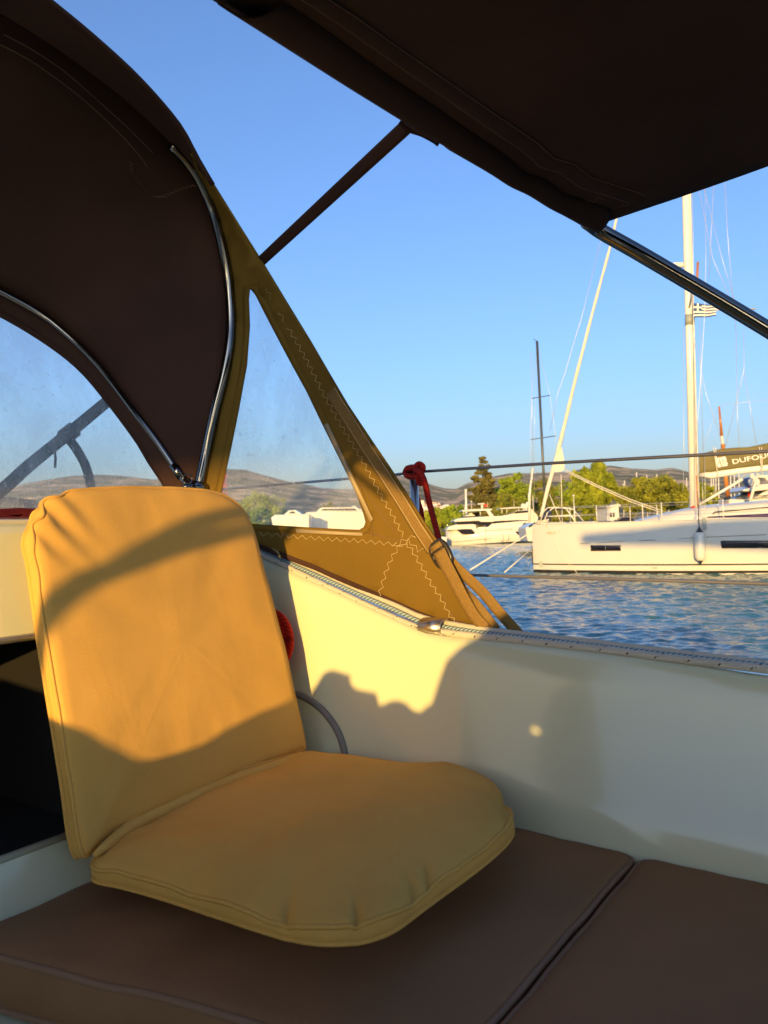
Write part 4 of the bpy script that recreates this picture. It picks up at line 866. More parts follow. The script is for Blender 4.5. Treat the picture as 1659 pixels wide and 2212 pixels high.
box('port_bench_base', -1.6, 1.10, -1.15, -.75, -1.0, -.603, M['gel'], cock, lambda a, b, h: W(a, b, h), .012)
box('cockpit_sole', -1.6, 1.2, -.8, .5, -1.06, -1.0, M['gel'], cock, lambda a, b, h: W(a, b, h))
box('transom', -1.72, -1.6, -1.95, 1.85, -1.9, -.62, M['gel'], cock, lambda a, b, h: W(a, b, h), .02)
# bulkhead, tilted, with companionway opening
KT = .30
def bplane(b, h, o=0.0): return W(1.09 + KT * (h + .52) + o, b, h)
bn = (AX - ZX * KT).normalized(); bp0 = bplane(0, 0)
def bh(u, v): q = abh(on_pl(u, v, bp0, bn)); return q[1], q[2]
ht = bh(0, 1127)[1]; b_r = bh(162, 1803)[0] + .03; h_b = (bh(0, 1856)[1] + bh(160, 1803)[1]) / 2; h_t = bh(0, 1385)[1]
patch('bulkhead', [(-1.2, -1.0), (1.12, -1.0), (1.12, ht - .02), (-1.2, ht - .02)], [[(-.25, h_b), (b_r, h_b), (b_r, h_t), (-.25, h_t)]], lambda x, y: bplane(x, y), M['gel'], cock, step=.15)
rr = []
for b in np.linspace(-1.22, 1.12, 14):
    cr = .0 * b; q = [(-.02, 0), (-.012, .004), (-.004, .013), (0.0, .027)]
    rr.append([bplane(b, ht - .02)] + [bplane(b, ht - .011, .002), bplane(b, ht - .004, .008), bplane(b, ht, .018)] + [W(1.4, b, ht + .012), W(1.8, b, ht + .02), W(2.6, b * .9, ht + .02), W(3.6, b * .75, ht - .01)])
sheet('cabin_top', rr, M['gel'], cock)
tube('cabin_edge', [bplane(b, ht + .0005, .014) for b in np.linspace(-1.2, 1.1, 8)], .004, M['gelw'], cock, 6)
V_, F_, _ = grid([[bplane(1.12, -1.0), bplane(1.12, ht - .005)], [W(3.4, 1.12, -1.0), W(3.4, .85, ht)]]); obj('cabin_side', V_, F_, M['gel'], cock, False)
fr = [(b_r, h_b), (b_r, h_t)]
for nm, (b0, h0), (b1, h1) in (('hatch_frame', (-.25, h_b), (b_r, h_b)), ('hatch_frame', (b_r, h_b), (b_r, h_t)), ('hatch_frame', (b_r, h_t), (-.25, h_t))):
    tube(nm, [bplane(b0, h0, .002), bplane(b1, h1, .002)], .006, M['gel'], cock, 8)
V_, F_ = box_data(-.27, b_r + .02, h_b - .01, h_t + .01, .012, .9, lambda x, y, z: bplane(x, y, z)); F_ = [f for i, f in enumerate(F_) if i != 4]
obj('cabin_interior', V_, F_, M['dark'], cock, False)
# hull of the boat below the deck edge is part of the coaming sheet; mast and furled gear forward
# ------------------------------------------------------------------ bench cushions
def rr_poly(P, r, n=5):
    out = []
    for i, p in enumerate(P):
        a, b = Vector(P[i - 1]), Vector(P[(i + 1) % len(P)]); p = Vector(p); da, db = (a - p).normalized(), (b - p).normalized()
        for k in range(n + 1):
            t = k / n; out.append((p + da * r * (1 - t)).lerp(p + db * r * t, t) * 1.0)
    res = []
    for i, p in enumerate(out):
        q = out[(i + 1) % len(out)]; d = (q - p).length; m_ = max(1, int(d / .03))
        for k in range(m_): res.append(p.lerp(q, k / m_))
    return res
def cushion(label, P, T, seed):
    o3 = [W(p.x, p.y, -.524) for p in rr_poly(P, .03)]
    t = thing('bench_cushion', label, 'cushion', tuple(sum(o3, Vector()) / len(o3) - ZX * T), 'brown bench cushions')
    pillow('cushion_body', o3, ZX, T, M['cush'], t, .008, M['cushp'], 'piping', None, .0048, wrinkle=.004, seed=seed); return t
cushion('brown bench cushion under the folding seat', [(1.085, .497), (1.085, 1.232), (.408, 1.236), (.408, .65)], .078, 3)
cushion('brown bench cushion at the lower right corner, next to the narrow gap', [(.396, .652), (.396, 1.234), (-.35, 1.23), (-.35, .82)], .078, 9)
# ------------------------------------------------------------------ folding seat
seat = thing('folding_seat', 'tan padded folding boat seat with upright backrest, sunlit against the bulkhead', 'seat', tuple(W(.85, .95, -.52)))
L0, R0_ = on_h(178, 1850, -.458), on_h(665, 1617, -.437)
e1 = (R0_ - L0).normalized(); hz = ZX.cross(e1).normalized()
hz = hz if hz.dot(AX) > 0 else -hz
TILT = math.radians(16.5); e2 = (ZX * math.cos(TILT) + hz * math.sin(TILT)).normalized(); bnrm = e1.cross(e2); bnrm = bnrm if bnrm.dot(CAM - L0) > 0 else -bnrm
bo = [(188, 1850), (172, 1800), (158, 1700), (140, 1590), (120, 1470), (100, 1350), (86, 1250), (73, 1180), (70, 1150), (74, 1130), (88, 1112), (90, 1092), (104, 1074), (128, 1063), (170, 1054), (240, 1050), (330, 1049), (410, 1053), (465, 1060),
      (498, 1072), (524, 1092), (543, 1122), (557, 1165), (572, 1225), (595, 1310), (622, 1420), (648, 1535), (664, 1608), (655, 1620), (600, 1640), (500, 1684), (400, 1725), (300, 1770), (240, 1800), (205, 1835)]
b3 = resample(catmull([on_pl(u, v, L0, bnrm) for u, v in bo], 8, True), 420, True)
cb = sum(b3, Vector()) / len(b3)
def wobb(p):
    # gathers at the upper left corner
    u, v = proj(p); k = math.exp(-((u - 105) ** 2 / 60 ** 2 + (v - 1110) ** 2 / 90 ** 2))
    return p + (p - cb).normalized() * (-.0085 * k * (math.sin((u - v) * .085) * .5 + .5)) + bnrm * (.0045 * k * math.sin((u - v) * .085 + 1))
back = pillow('backrest', b3, bnrm, .036, M['chair'], seat, .008, M['chair'], 'piping', wobb, .0035, wrinkle=.003, seed=2)
s_p = [on_h(195, 1865, -.462), on_h(665, 1620, -.440), on_h(740, 1993, -.450)]
sn = (s_p[1] - s_p[0]).cross(s_p[2] - s_p[0]).normalized(); sn = sn if sn.z > 0 else -sn
sp_ = [(200, 1852), (235, 1812), (300, 1768), (400, 1722), (500, 1682), (600, 1640), (662, 1620), (740, 1627), (830, 1634), (920, 1643), (990, 1655), (1040, 1672), (1075, 1700), (1098, 1735), (1107, 1758), (1098, 1780), (1065, 1812), (1015, 1850),
       (950, 1895), (900, 1930), (855, 1962), (810, 1982), (760, 1992), (690, 1994), (620, 1984), (540, 1962), (450, 1934), (350, 1903), (260, 1879), (205, 1868)]
s3 = resample(catmull([on_pl(u, v, s_p[0], sn) for u, v in sp_], 8, True), 420, True); cs3 = sum(s3, Vector()) / len(s3)
def wobs(p):
    u, v = proj(p); f = 0
    for uu, vv, w in ((620, 1975, 16), (770, 1985, 14), (890, 1915, 14), (925, 1890, 12), (1090, 1745, 14)):
        f += math.exp(-((u - uu) ** 2 / (w * .6) ** 2 + (v - vv) ** 2 / 38 ** 2))
    f = min(1, f)
    return p - (p - cs3).normalized() * .005 * f - sn * .007 * f
pillow('seat_pad', s3, sn, .032, M['chair'], seat, .024, M['chair'], 'piping', wobs, .0032, wrinkle=.0085, seed=5, back_puff=.026)
tube('hinge_flap', catmull([on_h(205, 1846, -.452), on_h(300, 1776, -.448), on_h(400, 1732, -.446), on_h(500, 1692, -.442), on_h(600, 1655, -.438), on_h(650, 1632, -.437)], 5), lambda q: .004 + .012 * math.sin(q * PI) ** .6, M['chair'], seat, 10)
tube('hinge_fold', catmull([on_h(225, 1822, -.446), on_h(300, 1764, -.440), on_h(400, 1716, -.436), on_h(500, 1673, -.432), on_h(600, 1638, -.428)], 5), lambda q: .002 + .006 * math.sin(q * PI), M['chair'], seat, 8)
def seam3(pl, lift, L_): return catmull([on_pl(u, v, pl[0], pl[1]) + pl[1] * lift for u, v in L_], 6)
# ------------------------------------------------------------------ grey seal and red coil on the coaming wall
sr = tube('locker_seal', catmull([hit(coam, u, v, .003) for u, v in ((560, 1500), (610, 1496), (648, 1502), (685, 1524), (712, 1552), (732, 1585), (744, 1625), (750, 1680), (750, 1760))], 8), .0075, M['rubber'], cock, 10)
coil = thing('red_rope_coil', 'coil of red rope hanging on the coaming behind the folding seat', 'rope', tuple(on_b(590, 1385, 1.26)))
for k in range(4):
    P0 = [on_b(578 + (50 - 5 * k) * math.cos(t), 1385 + (66 - 6 * k) * math.sin(t), 1.262 + .010 * (k % 2)) for t in [2 * PI * i / 40 for i in range(40)]]
    tube('rope_turn', P0, .0075, M['rope_r'], coil, 8, closed=True)
# ------------------------------------------------------------------ ropes led along the coaming
def cpath(L_, b=1.345): return catmull([on_b(u, v, b) for u, v in L_], 6)
rw = thing('cream_rope', 'cream rope with dark flecks led along the coaming top, nearest the cockpit', 'rope', tuple(on_b(900, 1350, 1.34)))
tube('rope', cpath([(480, 1163), (575, 1203), (640, 1235), (680, 1254), (760, 1292), (850, 1334), (905, 1356), (940, 1362), (1000, 1371), (1100, 1381), (1200, 1392), (1300, 1403), (1400, 1416), (1500, 1428), (1659, 1446), (1850, 1472)], 1.338), .0072, M['rope_w'], rw, 12)
rb = thing('blue_white_rope', 'thin blue and white braided rope lying between the cream ropes', 'rope', tuple(on_b(900, 1340, 1.35)))
tube('rope', cpath([(480, 1155), (575, 1194), (640, 1224), (700, 1250), (780, 1286), (860, 1321), (915, 1345), (1000, 1361), (1100, 1373), (1200, 1385), (1300, 1397), (1400, 1409), (1500, 1421), (1659, 1439), (1850, 1464)], 1.352), .0046, M['rope_b'], rb, 10)
rc = thing('cream_rope', 'plain cream rope farthest outboard on the coaming top beside the brown canvas', 'rope', tuple(on_b(900, 1335, 1.36)))
tube('rope', cpath([(480, 1147), (575, 1186), (640, 1214), (680, 1231), (760, 1268), (850, 1306), (905, 1331), (960, 1345), (1060, 1362), (1200, 1378), (1350, 1396), (1500, 1414), (1659, 1434), (1850, 1460)], 1.366), .0062, M['rope_p'], rc, 12)
# steel guide over the ropes
gd = thing('rope_guide', 'polished steel rope guide bridging the ropes on the coaming', 'deck fitting', tuple(on_b(930, 1355, 1.34)))
ag = abh(on_b(925, 1362, 1.33))[0]; hg = ctop(ag)
def strap_arch(a0, a1):
    P = [(1.327, hg - .002), (1.326, hg + .010), (1.329, hg + .019), (1.336, hg + .025), (1.348, hg + .027), (1.372, hg + .027), (1.388, hg + .021), (1.394, hg + .008), (1.394, hg)]
    return [[W(a, b, h) for b, h in P] for a in (a0, a1)]
sheet('bridge', strap_arch(ag + .024, ag - .030), M['bsteel'], gd, .003)
sheet('base_plate', [[W(a, b, ctop(a) + .0022) for b in (1.330, 1.405)] for a in (ag + .034, ag, ag - .040)], M['bsteel'], gd, .002)
tube('screw_head', [W(ag - .034, 1.337, hg + .002), W(ag - .034, 1.337, hg + .007)], .005, M['bsteel'], gd, 12)
hk = thing('brass_hook', 'small brass hook on the rope end at the top right of the seat', 'hook', tuple(on_b(585, 1190, 1.34)))
tube('hook', catmull([on_b(u, v, 1.34) for u, v in ((566, 1186), (580, 1184), (594, 1188), (603, 1196), (605, 1206))], 5), .0045, mat('brass', (.55, .38, .14), .3, 1.0, var=.1), hk, 8)
# ------------------------------------------------------------------ guard rail outboard
gr = thing('guard_rail', 'steel guard rail post with two grey lifelines outside the coaming', 'guard rail', tuple(W(1.24, 1.9, -.47)))
Ps = on_b(893.5, 1008, 1.9); aS = abh(Ps)[0]
tube('stanchion', [W(aS, 1.9, -.47), Ps], .0125, M['bsteel'], gr, 16)
tube('stanchion_cap', [Ps, Ps + ZX * .006], .0135, M['bsteel'], gr, 16); tube('stanchion_base', [W(aS, 1.9, -.47), W(aS, 1.9, -.43)], .022, M['bsteel'], gr, 14)
tube('lifeline', [on_b(200, 1078, 1.9), on_b(480, 1057, 1.9), on_b(850, 1026, 1.9), on_b(893, 1020, 1.9), on_b(1200, 1000, 1.9), on_b(1400, 989, 1.9), on_b(1659, 975, 1.9), on_b(2100, 950, 1.9)], .0042, M['wire'], gr, 8)
tube('lifeline', [on_b(300, 1236, 1.9), on_b(893, 1240, 1.9), on_b(1010, 1242, 1.9), on_b(1300, 1250, 1.9), on_b(1659, 1261, 1.9), on_b(2100, 1275, 1.9)], .0040, M['wire'], gr, 8)
rk = thing('red_rope', 'red rope knotted round the head of the steel guard rail post', 'rope', tuple(Ps))
def rp(L_, b=1.885): return catmull([on_b(u, v, b) for u, v in L_], 7)
rR = .0088
def loop3(L_): return catmull([on_b(u, v, 1.9 - d) for u, v, d in L_], 7)
tube('knot_turn', loop3([(877, 1020, 0.0), (880, 1012, .016), (893, 1010, .022), (908, 1013, .018), (912, 1018, .0), (905, 1016, -.018), (888, 1014, -.018), (876, 1018, -.006), (879, 1027, .016), (892, 1029, .024), (905, 1030, .02), (912, 1034, .0), (902, 1030, -.02), (885, 1030, -.018), (878, 1024, .0)]), rR, M['rope_r'], rk, 10)
tube('knot_loop', loop3([(900, 1022, .03), (898, 1008, .034), (906, 1002, .034), (914, 1008, .03), (912, 1020, .028), (904, 1028, .03), (903, 1040, .03), (909, 1045, .026), (913, 1034, .02)]), rR * .9, M['rope_r'], rk, 10)
tube('hanging_end', loop3([(896, 1014, .03), (906, 1019, .04), (914, 1032, .04), (920, 1052, .03), (925, 1076, .03), (932, 1104, .03), (940, 1134, .03), (948, 1166, .03), (956, 1200, .02)]), rR, M['rope_r'], rk, 10)
tube('hanging_end', loop3([(896, 1040, -.03), (898, 1062, -.03), (905, 1088, -.03), (911, 1112, -.03), (918, 1180, -.03)]), rR * .85, M['rope_r'], rk, 10)
# ------------------------------------------------------------------ spray hood
hood = thing('spray_hood', 'brown canvas spray hood with clear windows arching over the cabin entrance', 'spray hood', tuple(W(1.5, .9, 0)))
def mir(L_): return L_ + [W(abh(p)[0], -.1 - abh(p)[1], abh(p)[2]) for p in L_[::-1]]
Hpx = [(418, 1110, 1.52), (430, 1050, 1.50), (445, 980, 1.49), (462, 900, 1.47), (482, 820, 1.45), (495, 750, 1.44), (499, 690, 1.44), (494, 610, 1.44), (480, 530, 1.44), (462, 460, 1.44), (442, 410, 1.44), (415, 362, 1.44), (370, 312, 1.44), (320, 262, 1.44), (250, 200, 1.44), (170, 140, 1.44), (90, 85, 1.44), (0, 30, 1.44), (-120, -40, 1.44)]
H3 = [on_a(*q) for q in Hpx]; hN = abh(H3[-1]); H3full = H3 + [W(1.44, hN[1] * .6, hN[2] + .02), W(1.44, .1, hN[2] + .03)]
Apx = [(1095, 1362, 1.38), (1000, 1215, 1.38), (900, 1060, 1.375), (800, 912, 1.365), (700, 764, 1.35), (600, 622, 1.33), (545, 543, 1.30), (500, 465, 1.26), (460, 400, 1.215)]
A3 = [on_b(*q) for q in Apx] + [on_a(425, 340, 1.325), on_a(385, 268, 1.305), on_a(300, 170, 1.29), (on_a(200, 78, 1.285)), on_a(105, 0, 1.28), on_a(0, -85, 1.28)]
aN = abh(A3[-1]); A3full = A3 + [W(1.28, aN[1] * .5, aN[2] + .02), W(1.28, .1, aN[2] + .03)]
Fpx = [(408, 1085, 1.53), (392, 1032, 1.54), (340, 955, 1.60), (290, 890, 1.66), (245, 830, 1.72), (200, 775, 1.77), (150, 727, 1.82), (90, 680, 1.87), (0, 630, 1.92), (-100, 585, 1.96), (-250, 530, 2.0)]
F3 = [on_a(*q) for q in Fpx]; fN = abh(F3[-1]); F3full = F3 + [W(2.03, .25, fN[2] + .03), W(2.04, .05, fN[2] + .035)]
Wpx = [(372, 1085, 1.58), (352, 1048, 1.60), (320, 1000, 1.64), (290, 950, 1.68), (230, 870, 1.75), (170, 800, 1.82), (100, 745, 1.88), (0, 685, 1.95), (-100, 640, 2.0), (-250, 590, 2.05)]
W3 = [on_a(*q) for q in Wpx]; wN = abh(W3[-1]); W3full = W3 + [W(2.08, .25, wN[2] + .03), W(2.09, .05, wN[2] + .035)]
def rs(L_, n): return resample(catmull(mir(L_), 5), n)
NS = 121
Hc, Fc_, Wc = rs(H3full, NS), rs(F3full, NS), rs(W3full, NS)
rows = []
for t in np.linspace(0, 1, 9): rows.append([h.lerp(f, t) + ZX * (-.018 * math.sin(PI * t) * min(1, min(i, NS - 1 - i) / 15)) for i, (h, f) in enumerate(zip(Hc, Fc_))])
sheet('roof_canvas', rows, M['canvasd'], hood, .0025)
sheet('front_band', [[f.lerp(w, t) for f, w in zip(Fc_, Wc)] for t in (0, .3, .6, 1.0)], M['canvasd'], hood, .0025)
# overhanging strip aft of the main hoop
hi = 11
def mir2(L_): return resample(catmull(mir(L_), 5), 90)
Ht, At = mir2(H3full[hi:]), mir2(A3full[8:])
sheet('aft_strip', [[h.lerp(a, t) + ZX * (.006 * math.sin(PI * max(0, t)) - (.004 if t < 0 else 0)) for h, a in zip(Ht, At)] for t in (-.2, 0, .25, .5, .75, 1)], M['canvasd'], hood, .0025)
tube('aft_hem', At, .006, M['canvasd'], hood, 6)
# side panel: true surface between hoop and aft edge
Hs = resample(catmull([on_a(390, 1290, 1.55)] + H3[:12], 6), 40)
As = resample(catmull([on_b(1180, 1490, 1.385)] + A3[:10], 6), 40)
srows = [[h.lerp(a, t) - BX * (-.02 * math.sin(PI * t)) for t in np.linspace(0, 1, 12)] for h, a in zip(Hs, As)]
side = surf(srows)
aft_px = [(414, 334), (432, 350), (448, 376), (461, 400), (515, 487), (568, 571), (620, 657), (670, 739), (710, 808), (750, 876), (800, 951), (842, 1013), (886, 1081), (914, 1128), (946, 1174), (962, 1200), (985, 1238), (1012, 1280), (1034, 1315), (1056, 1344), (1078, 1360)]
low_px = [(1050, 1362), (985, 1349), (927, 1336), (866, 1310), (813, 1286), (734, 1252), (681, 1228), (649, 1216), (560, 1182), (440, 1135)]
lft_px = [(420, 1105), (432, 1050), (447, 980), (464, 900), (484, 820), (496, 750), (500, 690), (495, 610), (481, 530), (463, 460), (443, 410), (425, 375)]
win_px = [(538.8, 624), (545, 627), (553.6, 638), (574.5, 679.5), (604, 736), (631, 786.7), (663.7, 846), (696.5, 914.6), (741, 1004), (771, 1066), (787, 1112), (791, 1128), (787, 1139), (776.8, 1145.3), (740, 1144), (681.6, 1140.8), (562.6, 1133.4), (480, 1128), (466, 1120), (466, 1100), (479, 1054.5), (497, 974), (515, 885), (532.8, 786.7), (538.8, 703), (536.5, 647)]
def offs(P, d):
    out = []; n = len(P)
    cx, cy = sum(p[0] for p in P) / n, sum(p[1] for p in P) / n; area = sum(P[i - 1][0] * P[i][1] - P[i][0] * P[i - 1][1] for i in range(n)); sg = 1 if area > 0 else -1
    for i in range(n):
        a, b = Vector(P[i - 1]), Vector(P[(i + 1) % n]); t = (b - a).normalized(); out.append((P[i][0] + t.y * d * sg, P[i][1] - t.x * d * sg))
    return out
panel = patch('side_panel', lft_px + aft_px + low_px, [win_px], lambda u, v: hit(side, u, v), M['canvas'], hood, 26, .0025)
pane = patch('side_window', offs(win_px, 3), [], lambda u, v: hit(side, u, v, -.002), M['vinyl'], hood, 22)
patch('window_binding', offs(win_px, 13), [offs(win_px, -1)], lambda u, v: hit(side, u, v, .0025), M['canvas'], panel, 200, .002)
patch('binding_tape', [(700, 918), (708, 914), (806, 1122), (799, 1128)], [], lambda u, v: hit(side, u, v, .005), M['welt'], panel, 200, .001)
patch('binding_tape', [(640, 1143), (783, 1151), (783, 1158), (640, 1151)], [], lambda u, v: hit(side, u, v, .005), M['welt'], panel, 200, .001)
def zig(L_, amp=4.2, step=9):
    P = resample([Vector((u, v, 0)) for u, v in L_], 200); d = sum((P[i + 1] - P[i]).length for i in range(199)); n = max(4, int(d / step)); P = resample(P, n); out = []
    for i, p in enumerate(P):
        t = (P[min(i + 1, n - 1)] - P[max(i - 1, 0)]).normalized(); s = amp if i % 2 else -amp; out.append(hit(side, p.x - t.y * s, p.y + t.x * s, .0035))
    return out
zz = [[(546, 572), (613, 691), (661, 775), (699, 852), (738, 921), (783, 995), (824, 1072), (848, 1114), (872, 1159)], [(560, 1153), (646, 1160), (711, 1165), (771, 1168), (857, 1176)],
      [(868, 1176), (859, 1184), (843, 1211), (831, 1243), (819, 1287)], [(876, 1172), (890, 1188), (910, 1223), (930, 1259), (954, 1295), (970, 1327), (984, 1346)], [(866, 1180), (882, 1166), (905, 1191), (934, 1184)], [(852, 1182), (872, 1166), (900, 1158)]]
tubes('zigzag_stitching', [zig(z) for z in zz], .00075, M['thread'], panel, 4)
tubes('seam_line', [[hit(side, u, v, .003) for u, v in L_] for L_ in ([(700, 900), (760, 1020), (830, 1120), (868, 1165)], [(790, 1150), (868, 1170)], [(806, 1160), (800, 1120)], [(990, 1345), (968, 1318), (955, 1290)])], .0008, M['threadd'], panel, 4)
# webbing along the aft edge
def ribbon(name, P, wdt, nrm, m, parent, th=.0016, twist=0.0):
    P = [Vector(p) for p in P]; rows = []
    for i, p in enumerate(P):
        t = (P[min(i + 1, len(P) - 1)] - P[max(i - 1, 0)]).normalized(); w = t.cross(nrm).normalized()
        if twist: w = Matrix.Rotation(twist * i / (len(P) - 1), 3, t) @ w
        ww = wdt(i / (len(P) - 1)) if callable(wdt) else wdt
        rows.append([p - w * ww / 2, p - w * ww * .2, p + w * ww * .2, p + w * ww / 2])
    return sheet(name, rows, m, parent, th, 0)
edge_in = [(716, 842), (735, 873), (787, 955), (828, 1018), (871, 1085), (903, 1138), (935, 1186)]
tube('lower_shade_strip', catmull([hit(side, u, v - 3, -.004) for u, v in low_px[:-1]], 4), .0075, M['canvasd'], hood, 8)  # dark brown tube standing in for the shade gap below the panel
wb = ribbon('edge_webbing', [hit(side, u - 2, v + 2, .004) for u, v in edge_in], .030, NB, M['web'], hood)
tubes('webbing_stitching', [[hit(side, u - 9, v + 8, .0065) for u, v in edge_in], [hit(side, u + 6, v - 5, .0065) for u, v in edge_in]], .0007, M['thread'], wb, 4)
tube('edge_hem', [hit(side, u, v, 0.0) for u, v in aft_px], .0035, M['canvas'], hood, 6)
ribbon('loose_strap', catmull([on_b(u, v, b) for u, v, b in ((952, 1184, 1.372), (972, 1210, 1.378), (991, 1231, 1.385), (1041, 1278, 1.40), (1078, 1322, 1.41), (1112, 1360, 1.42), (1150, 1404, 1.42))], 5), .0235, NB, M['web'], hood)
ribbon('buckle_strap', catmull([on_b(u, v, b) for u, v, b in ((948, 1190, 1.350), (964, 1222, 1.352), (982, 1256, 1.354), (1002, 1294, 1.356), (1025, 1332, 1.36), (1050, 1358, 1.365))], 5), lambda q: .030 - .006 * q, NB, M['web'], hood)
patch('canvas_tail', [(1012, 1274), (1032, 1294), (1051, 1317), (1066, 1336), (1080, 1354), (1062, 1358), (1046, 1356), (1030, 1338), (1018, 1316), (1012, 1296)], [], lambda u, v: on_b(u, v, 1.372), M['web'], hood, 30, .002)
# ladder buckle
bk0 = hit(side, 953, 1197, .012); t_ = (hit(side, 966, 1222, .012) - bk0).normalized(); w_ = t_.cross(NB).normalized(); w_ = w_ if w_.dot(_R) > 0 else -w_
bkl = [bk0 + t_ * (.026 * (abs(math.sin(q)) ** .7 * (1 if math.sin(q) > 0 else -1))) + w_ * (.019 * (abs(math.cos(q)) ** .7 * (1 if math.cos(q) > 0 else -1))) for q in [2 * PI * k / 32 for k in range(32)]]
bo_ = tube('buckle', bkl, .0060, M['black'], hood, 8, closed=True)
bl = NB * .008
tube('buckle_bar', [bk0 - w_ * .018 - t_ * .008 + bl * .6, bk0 - w_ * .012 - t_ * .008 + bl, bk0 + w_ * .012 - t_ * .008 + bl, bk0 + w_ * .018 - t_ * .008 + bl * .6], .0038, M['black'], bo_, 8); tube('buckle_bar', [bk0 - w_ * .018 + t_ * .007 + bl * .6, bk0 + w_ * .018 + t_ * .007 + bl * .6], .0034, M['black'], bo_, 8)
obj('buckle_tongue', [q + bl * .7 for q in (bk0 - w_ * .018 + t_ * .009, bk0 + w_ * .018 + t_ * .009, bk0 + w_ * .016 + t_ * .020, bk0 + t_ * .027, bk0 - w_ * .016 + t_ * .020)], [(0, 1, 2, 3, 4)], M['black'], bo_, False); solid(bpy.data.objects['buckle_tongue'], .003)
sheet('buckle_webbing', [[bk0 + w_ * x + t_ * y - NB * (-.002 + .004 * math.cos(y * 160)) for x in (-.0145, 0, .0145)] for y in np.linspace(-.024, .010, 8)], M['web'], bo_, .0015, 0)
# front window
base_ab = [(1.60, 1.29, .005), (1.66, 1.27, .01), (1.8, 1.24, .02), (2.0, 1.18, .03), (2.2, 1.09, .035), (2.45, .9, .04), (2.6, .62, .05), (2.7, .3, .05), (2.72, .05, .05)]
Bc = resample(catmull(mir([W(*q) for q in base_ab]), 5), NS)
sheet('front_window', [[w.lerp(b_, t) + AX * .03 * math.sin(PI * t) for w, b_ in zip(Wc, Bc)] for t in np.linspace(0, 1, 9)], M['vinyl'], hood)
wbl = [w.lerp(f, .10) for w, f in zip(Wc, Fc_)]
sheet('window_piping', [[w - AX * .004 for w in Wc], [w.lerp(f, .2) - AX * .006 for w, f in zip(Wc, Fc_)]], M['canvasd'], hood, .003, 0)
sheet('window_base_band', [[b_ + ZX * .03 for b_ in Bc], Bc], M['canvasd'], hood, .003, 0)
# stainless hoops
tube('main_hoop', catmull([p + (CAM - p).normalized() * .012 for p in H3[:13]], 6), .0135, M['steel'], hood, 20)
tube('front_hoop', catmull([p + (CAM - p).normalized() * .012 for p in F3[1:]], 6), .0078, M['steel'], hood, 16)
j0 = F3[1] + (CAM - F3[1]).normalized() * .012; j1 = on_a(412, 1052, 1.47)
tube('hinge_sleeve', [j0.lerp(F3[2], .35) + (CAM - j0).normalized() * .004, j0], .0105, M['steel'], hood, 14)
tube('hinge_fork', catmull([j0, j0.lerp(j1, .5), j1], 4), .008, M['steel'], hood, 12)
tube('hinge_clamp', [on_a(416, 1052, 1.475), on_a(448, 1058, 1.485)], .017, M['steel'], hood, 14)
tube('hinge_bolt', [j1 - BX * .02, j1 + BX * .012 - AX * .0], .0065, M['steel'], hood, 10)
pin = on_a(405, 1034, 1.47); tube('split_ring', [pin + AX * .0 + ZX * (.012 * math.sin(q)) + BX * (.014 * math.cos(q)) for q in [2 * PI * k / 18 for k in range(18)]], .0018, M['steel'], hood, 6, closed=True)
# pocket seams and reinforcement patch on the roof canvas
roof_bvh = surf([[h.lerp(f, t) for h, f in zip(Hc, Fc_)] for t in np.linspace(-.4, 1, 9)])
tubes('roof_seam', [catmull([hit(roof_bvh, u, v, .022) for u, v in L_], 4) for L_ in ([(0, 96), (64, 130), (130, 176), (188, 222), (250, 280), (300, 335), (318, 360)], [(10, 75), (70, 108), (140, 155), (220, 225), (280, 280), (330, 330)])], .0009, M['threadd'], hood, 4)
zp = [Vector((u, v, 0)) for u, v in ((283, 350), (285, 375), (305, 400), (330, 425), (355, 425), (385, 410), (420, 400))]; zp = resample(zp, 40)
tubes('patch_stitching', [[hit(roof_bvh, p.x + (3.5 if i % 2 else -3.5), p.y + (2 if i % 2 else -2), .022) for i, p in enumerate(zp)]], .0008, M['threadd'], hood, 4)
# ------------------------------------------------------------------ bimini awning
bim = thing('bimini_awning', 'dark brown bimini canvas overhead at the upper right with steel tube leg', 'bimini', tuple(W(.3, .9, .6)))
def bh_(b): return .60 + .135 * (1 - ((b + .05) / 1.56) ** 2)
def on_bim(u, v):
    d = ray(u, v); t = 1.0
    lo, hi = .2, 6
    for _ in range(50):
        m_ = (lo + hi) / 2; P = CAM + d * m_; q = abh(P)
        if q[2] < bh_(q[1]): lo = m_
        else: hi = m_
    return CAM + d * lo
fe = [(470, 0), (600, 84), (740, 173), (868, 252), (878, 266), (895, 272), (945, 296), (955, 306), (1100, 388), (1180, 435), (1255, 481), (1273, 490)]
fe3 = [on_bim(*q) for q in fe]; f0 = abh(fe3[0]); bco = abh(fe3[-1]); sp = abh(on_bim(1659, 338))
slope = (sp[1] - bco[1]) / (sp[0] - bco[0])
front = [W(f0[0] + .10 * (1 - (b + 1.5) / (f0[1] + 1.5)) * 0 + .02 * math.sin(b * 2), b, bh_(b)) for b in np.linspace(-1.08, f0[1] - .1, 22)] + catmull(fe3, 3)
front = resample(front, 110); AFT = -.95; rows = []
bs = abh(front[0])[1]
for t in np.linspace(0, 1, 26):
    row = []
    for p in front:
        a, b, h = abh(p); a2 = a + (AFT - a) * t; bb = b + (slope * (a2 - bco[0]) * (b - bs) / (bco[1] - bs)); sag = -.012 * math.sin(PI * t * 3) ** 2 * (1 - abs(b) / 2)
        row.append(W(a2, bb, bh_(b) + sag + .004 * noise.noise(Vector((a2 * 3, b * 4, 0)))))
    rows.append(row)
rows_bim = rows; sheet('awning_canvas', rows, M['canvasd'], bim, .003, 1)
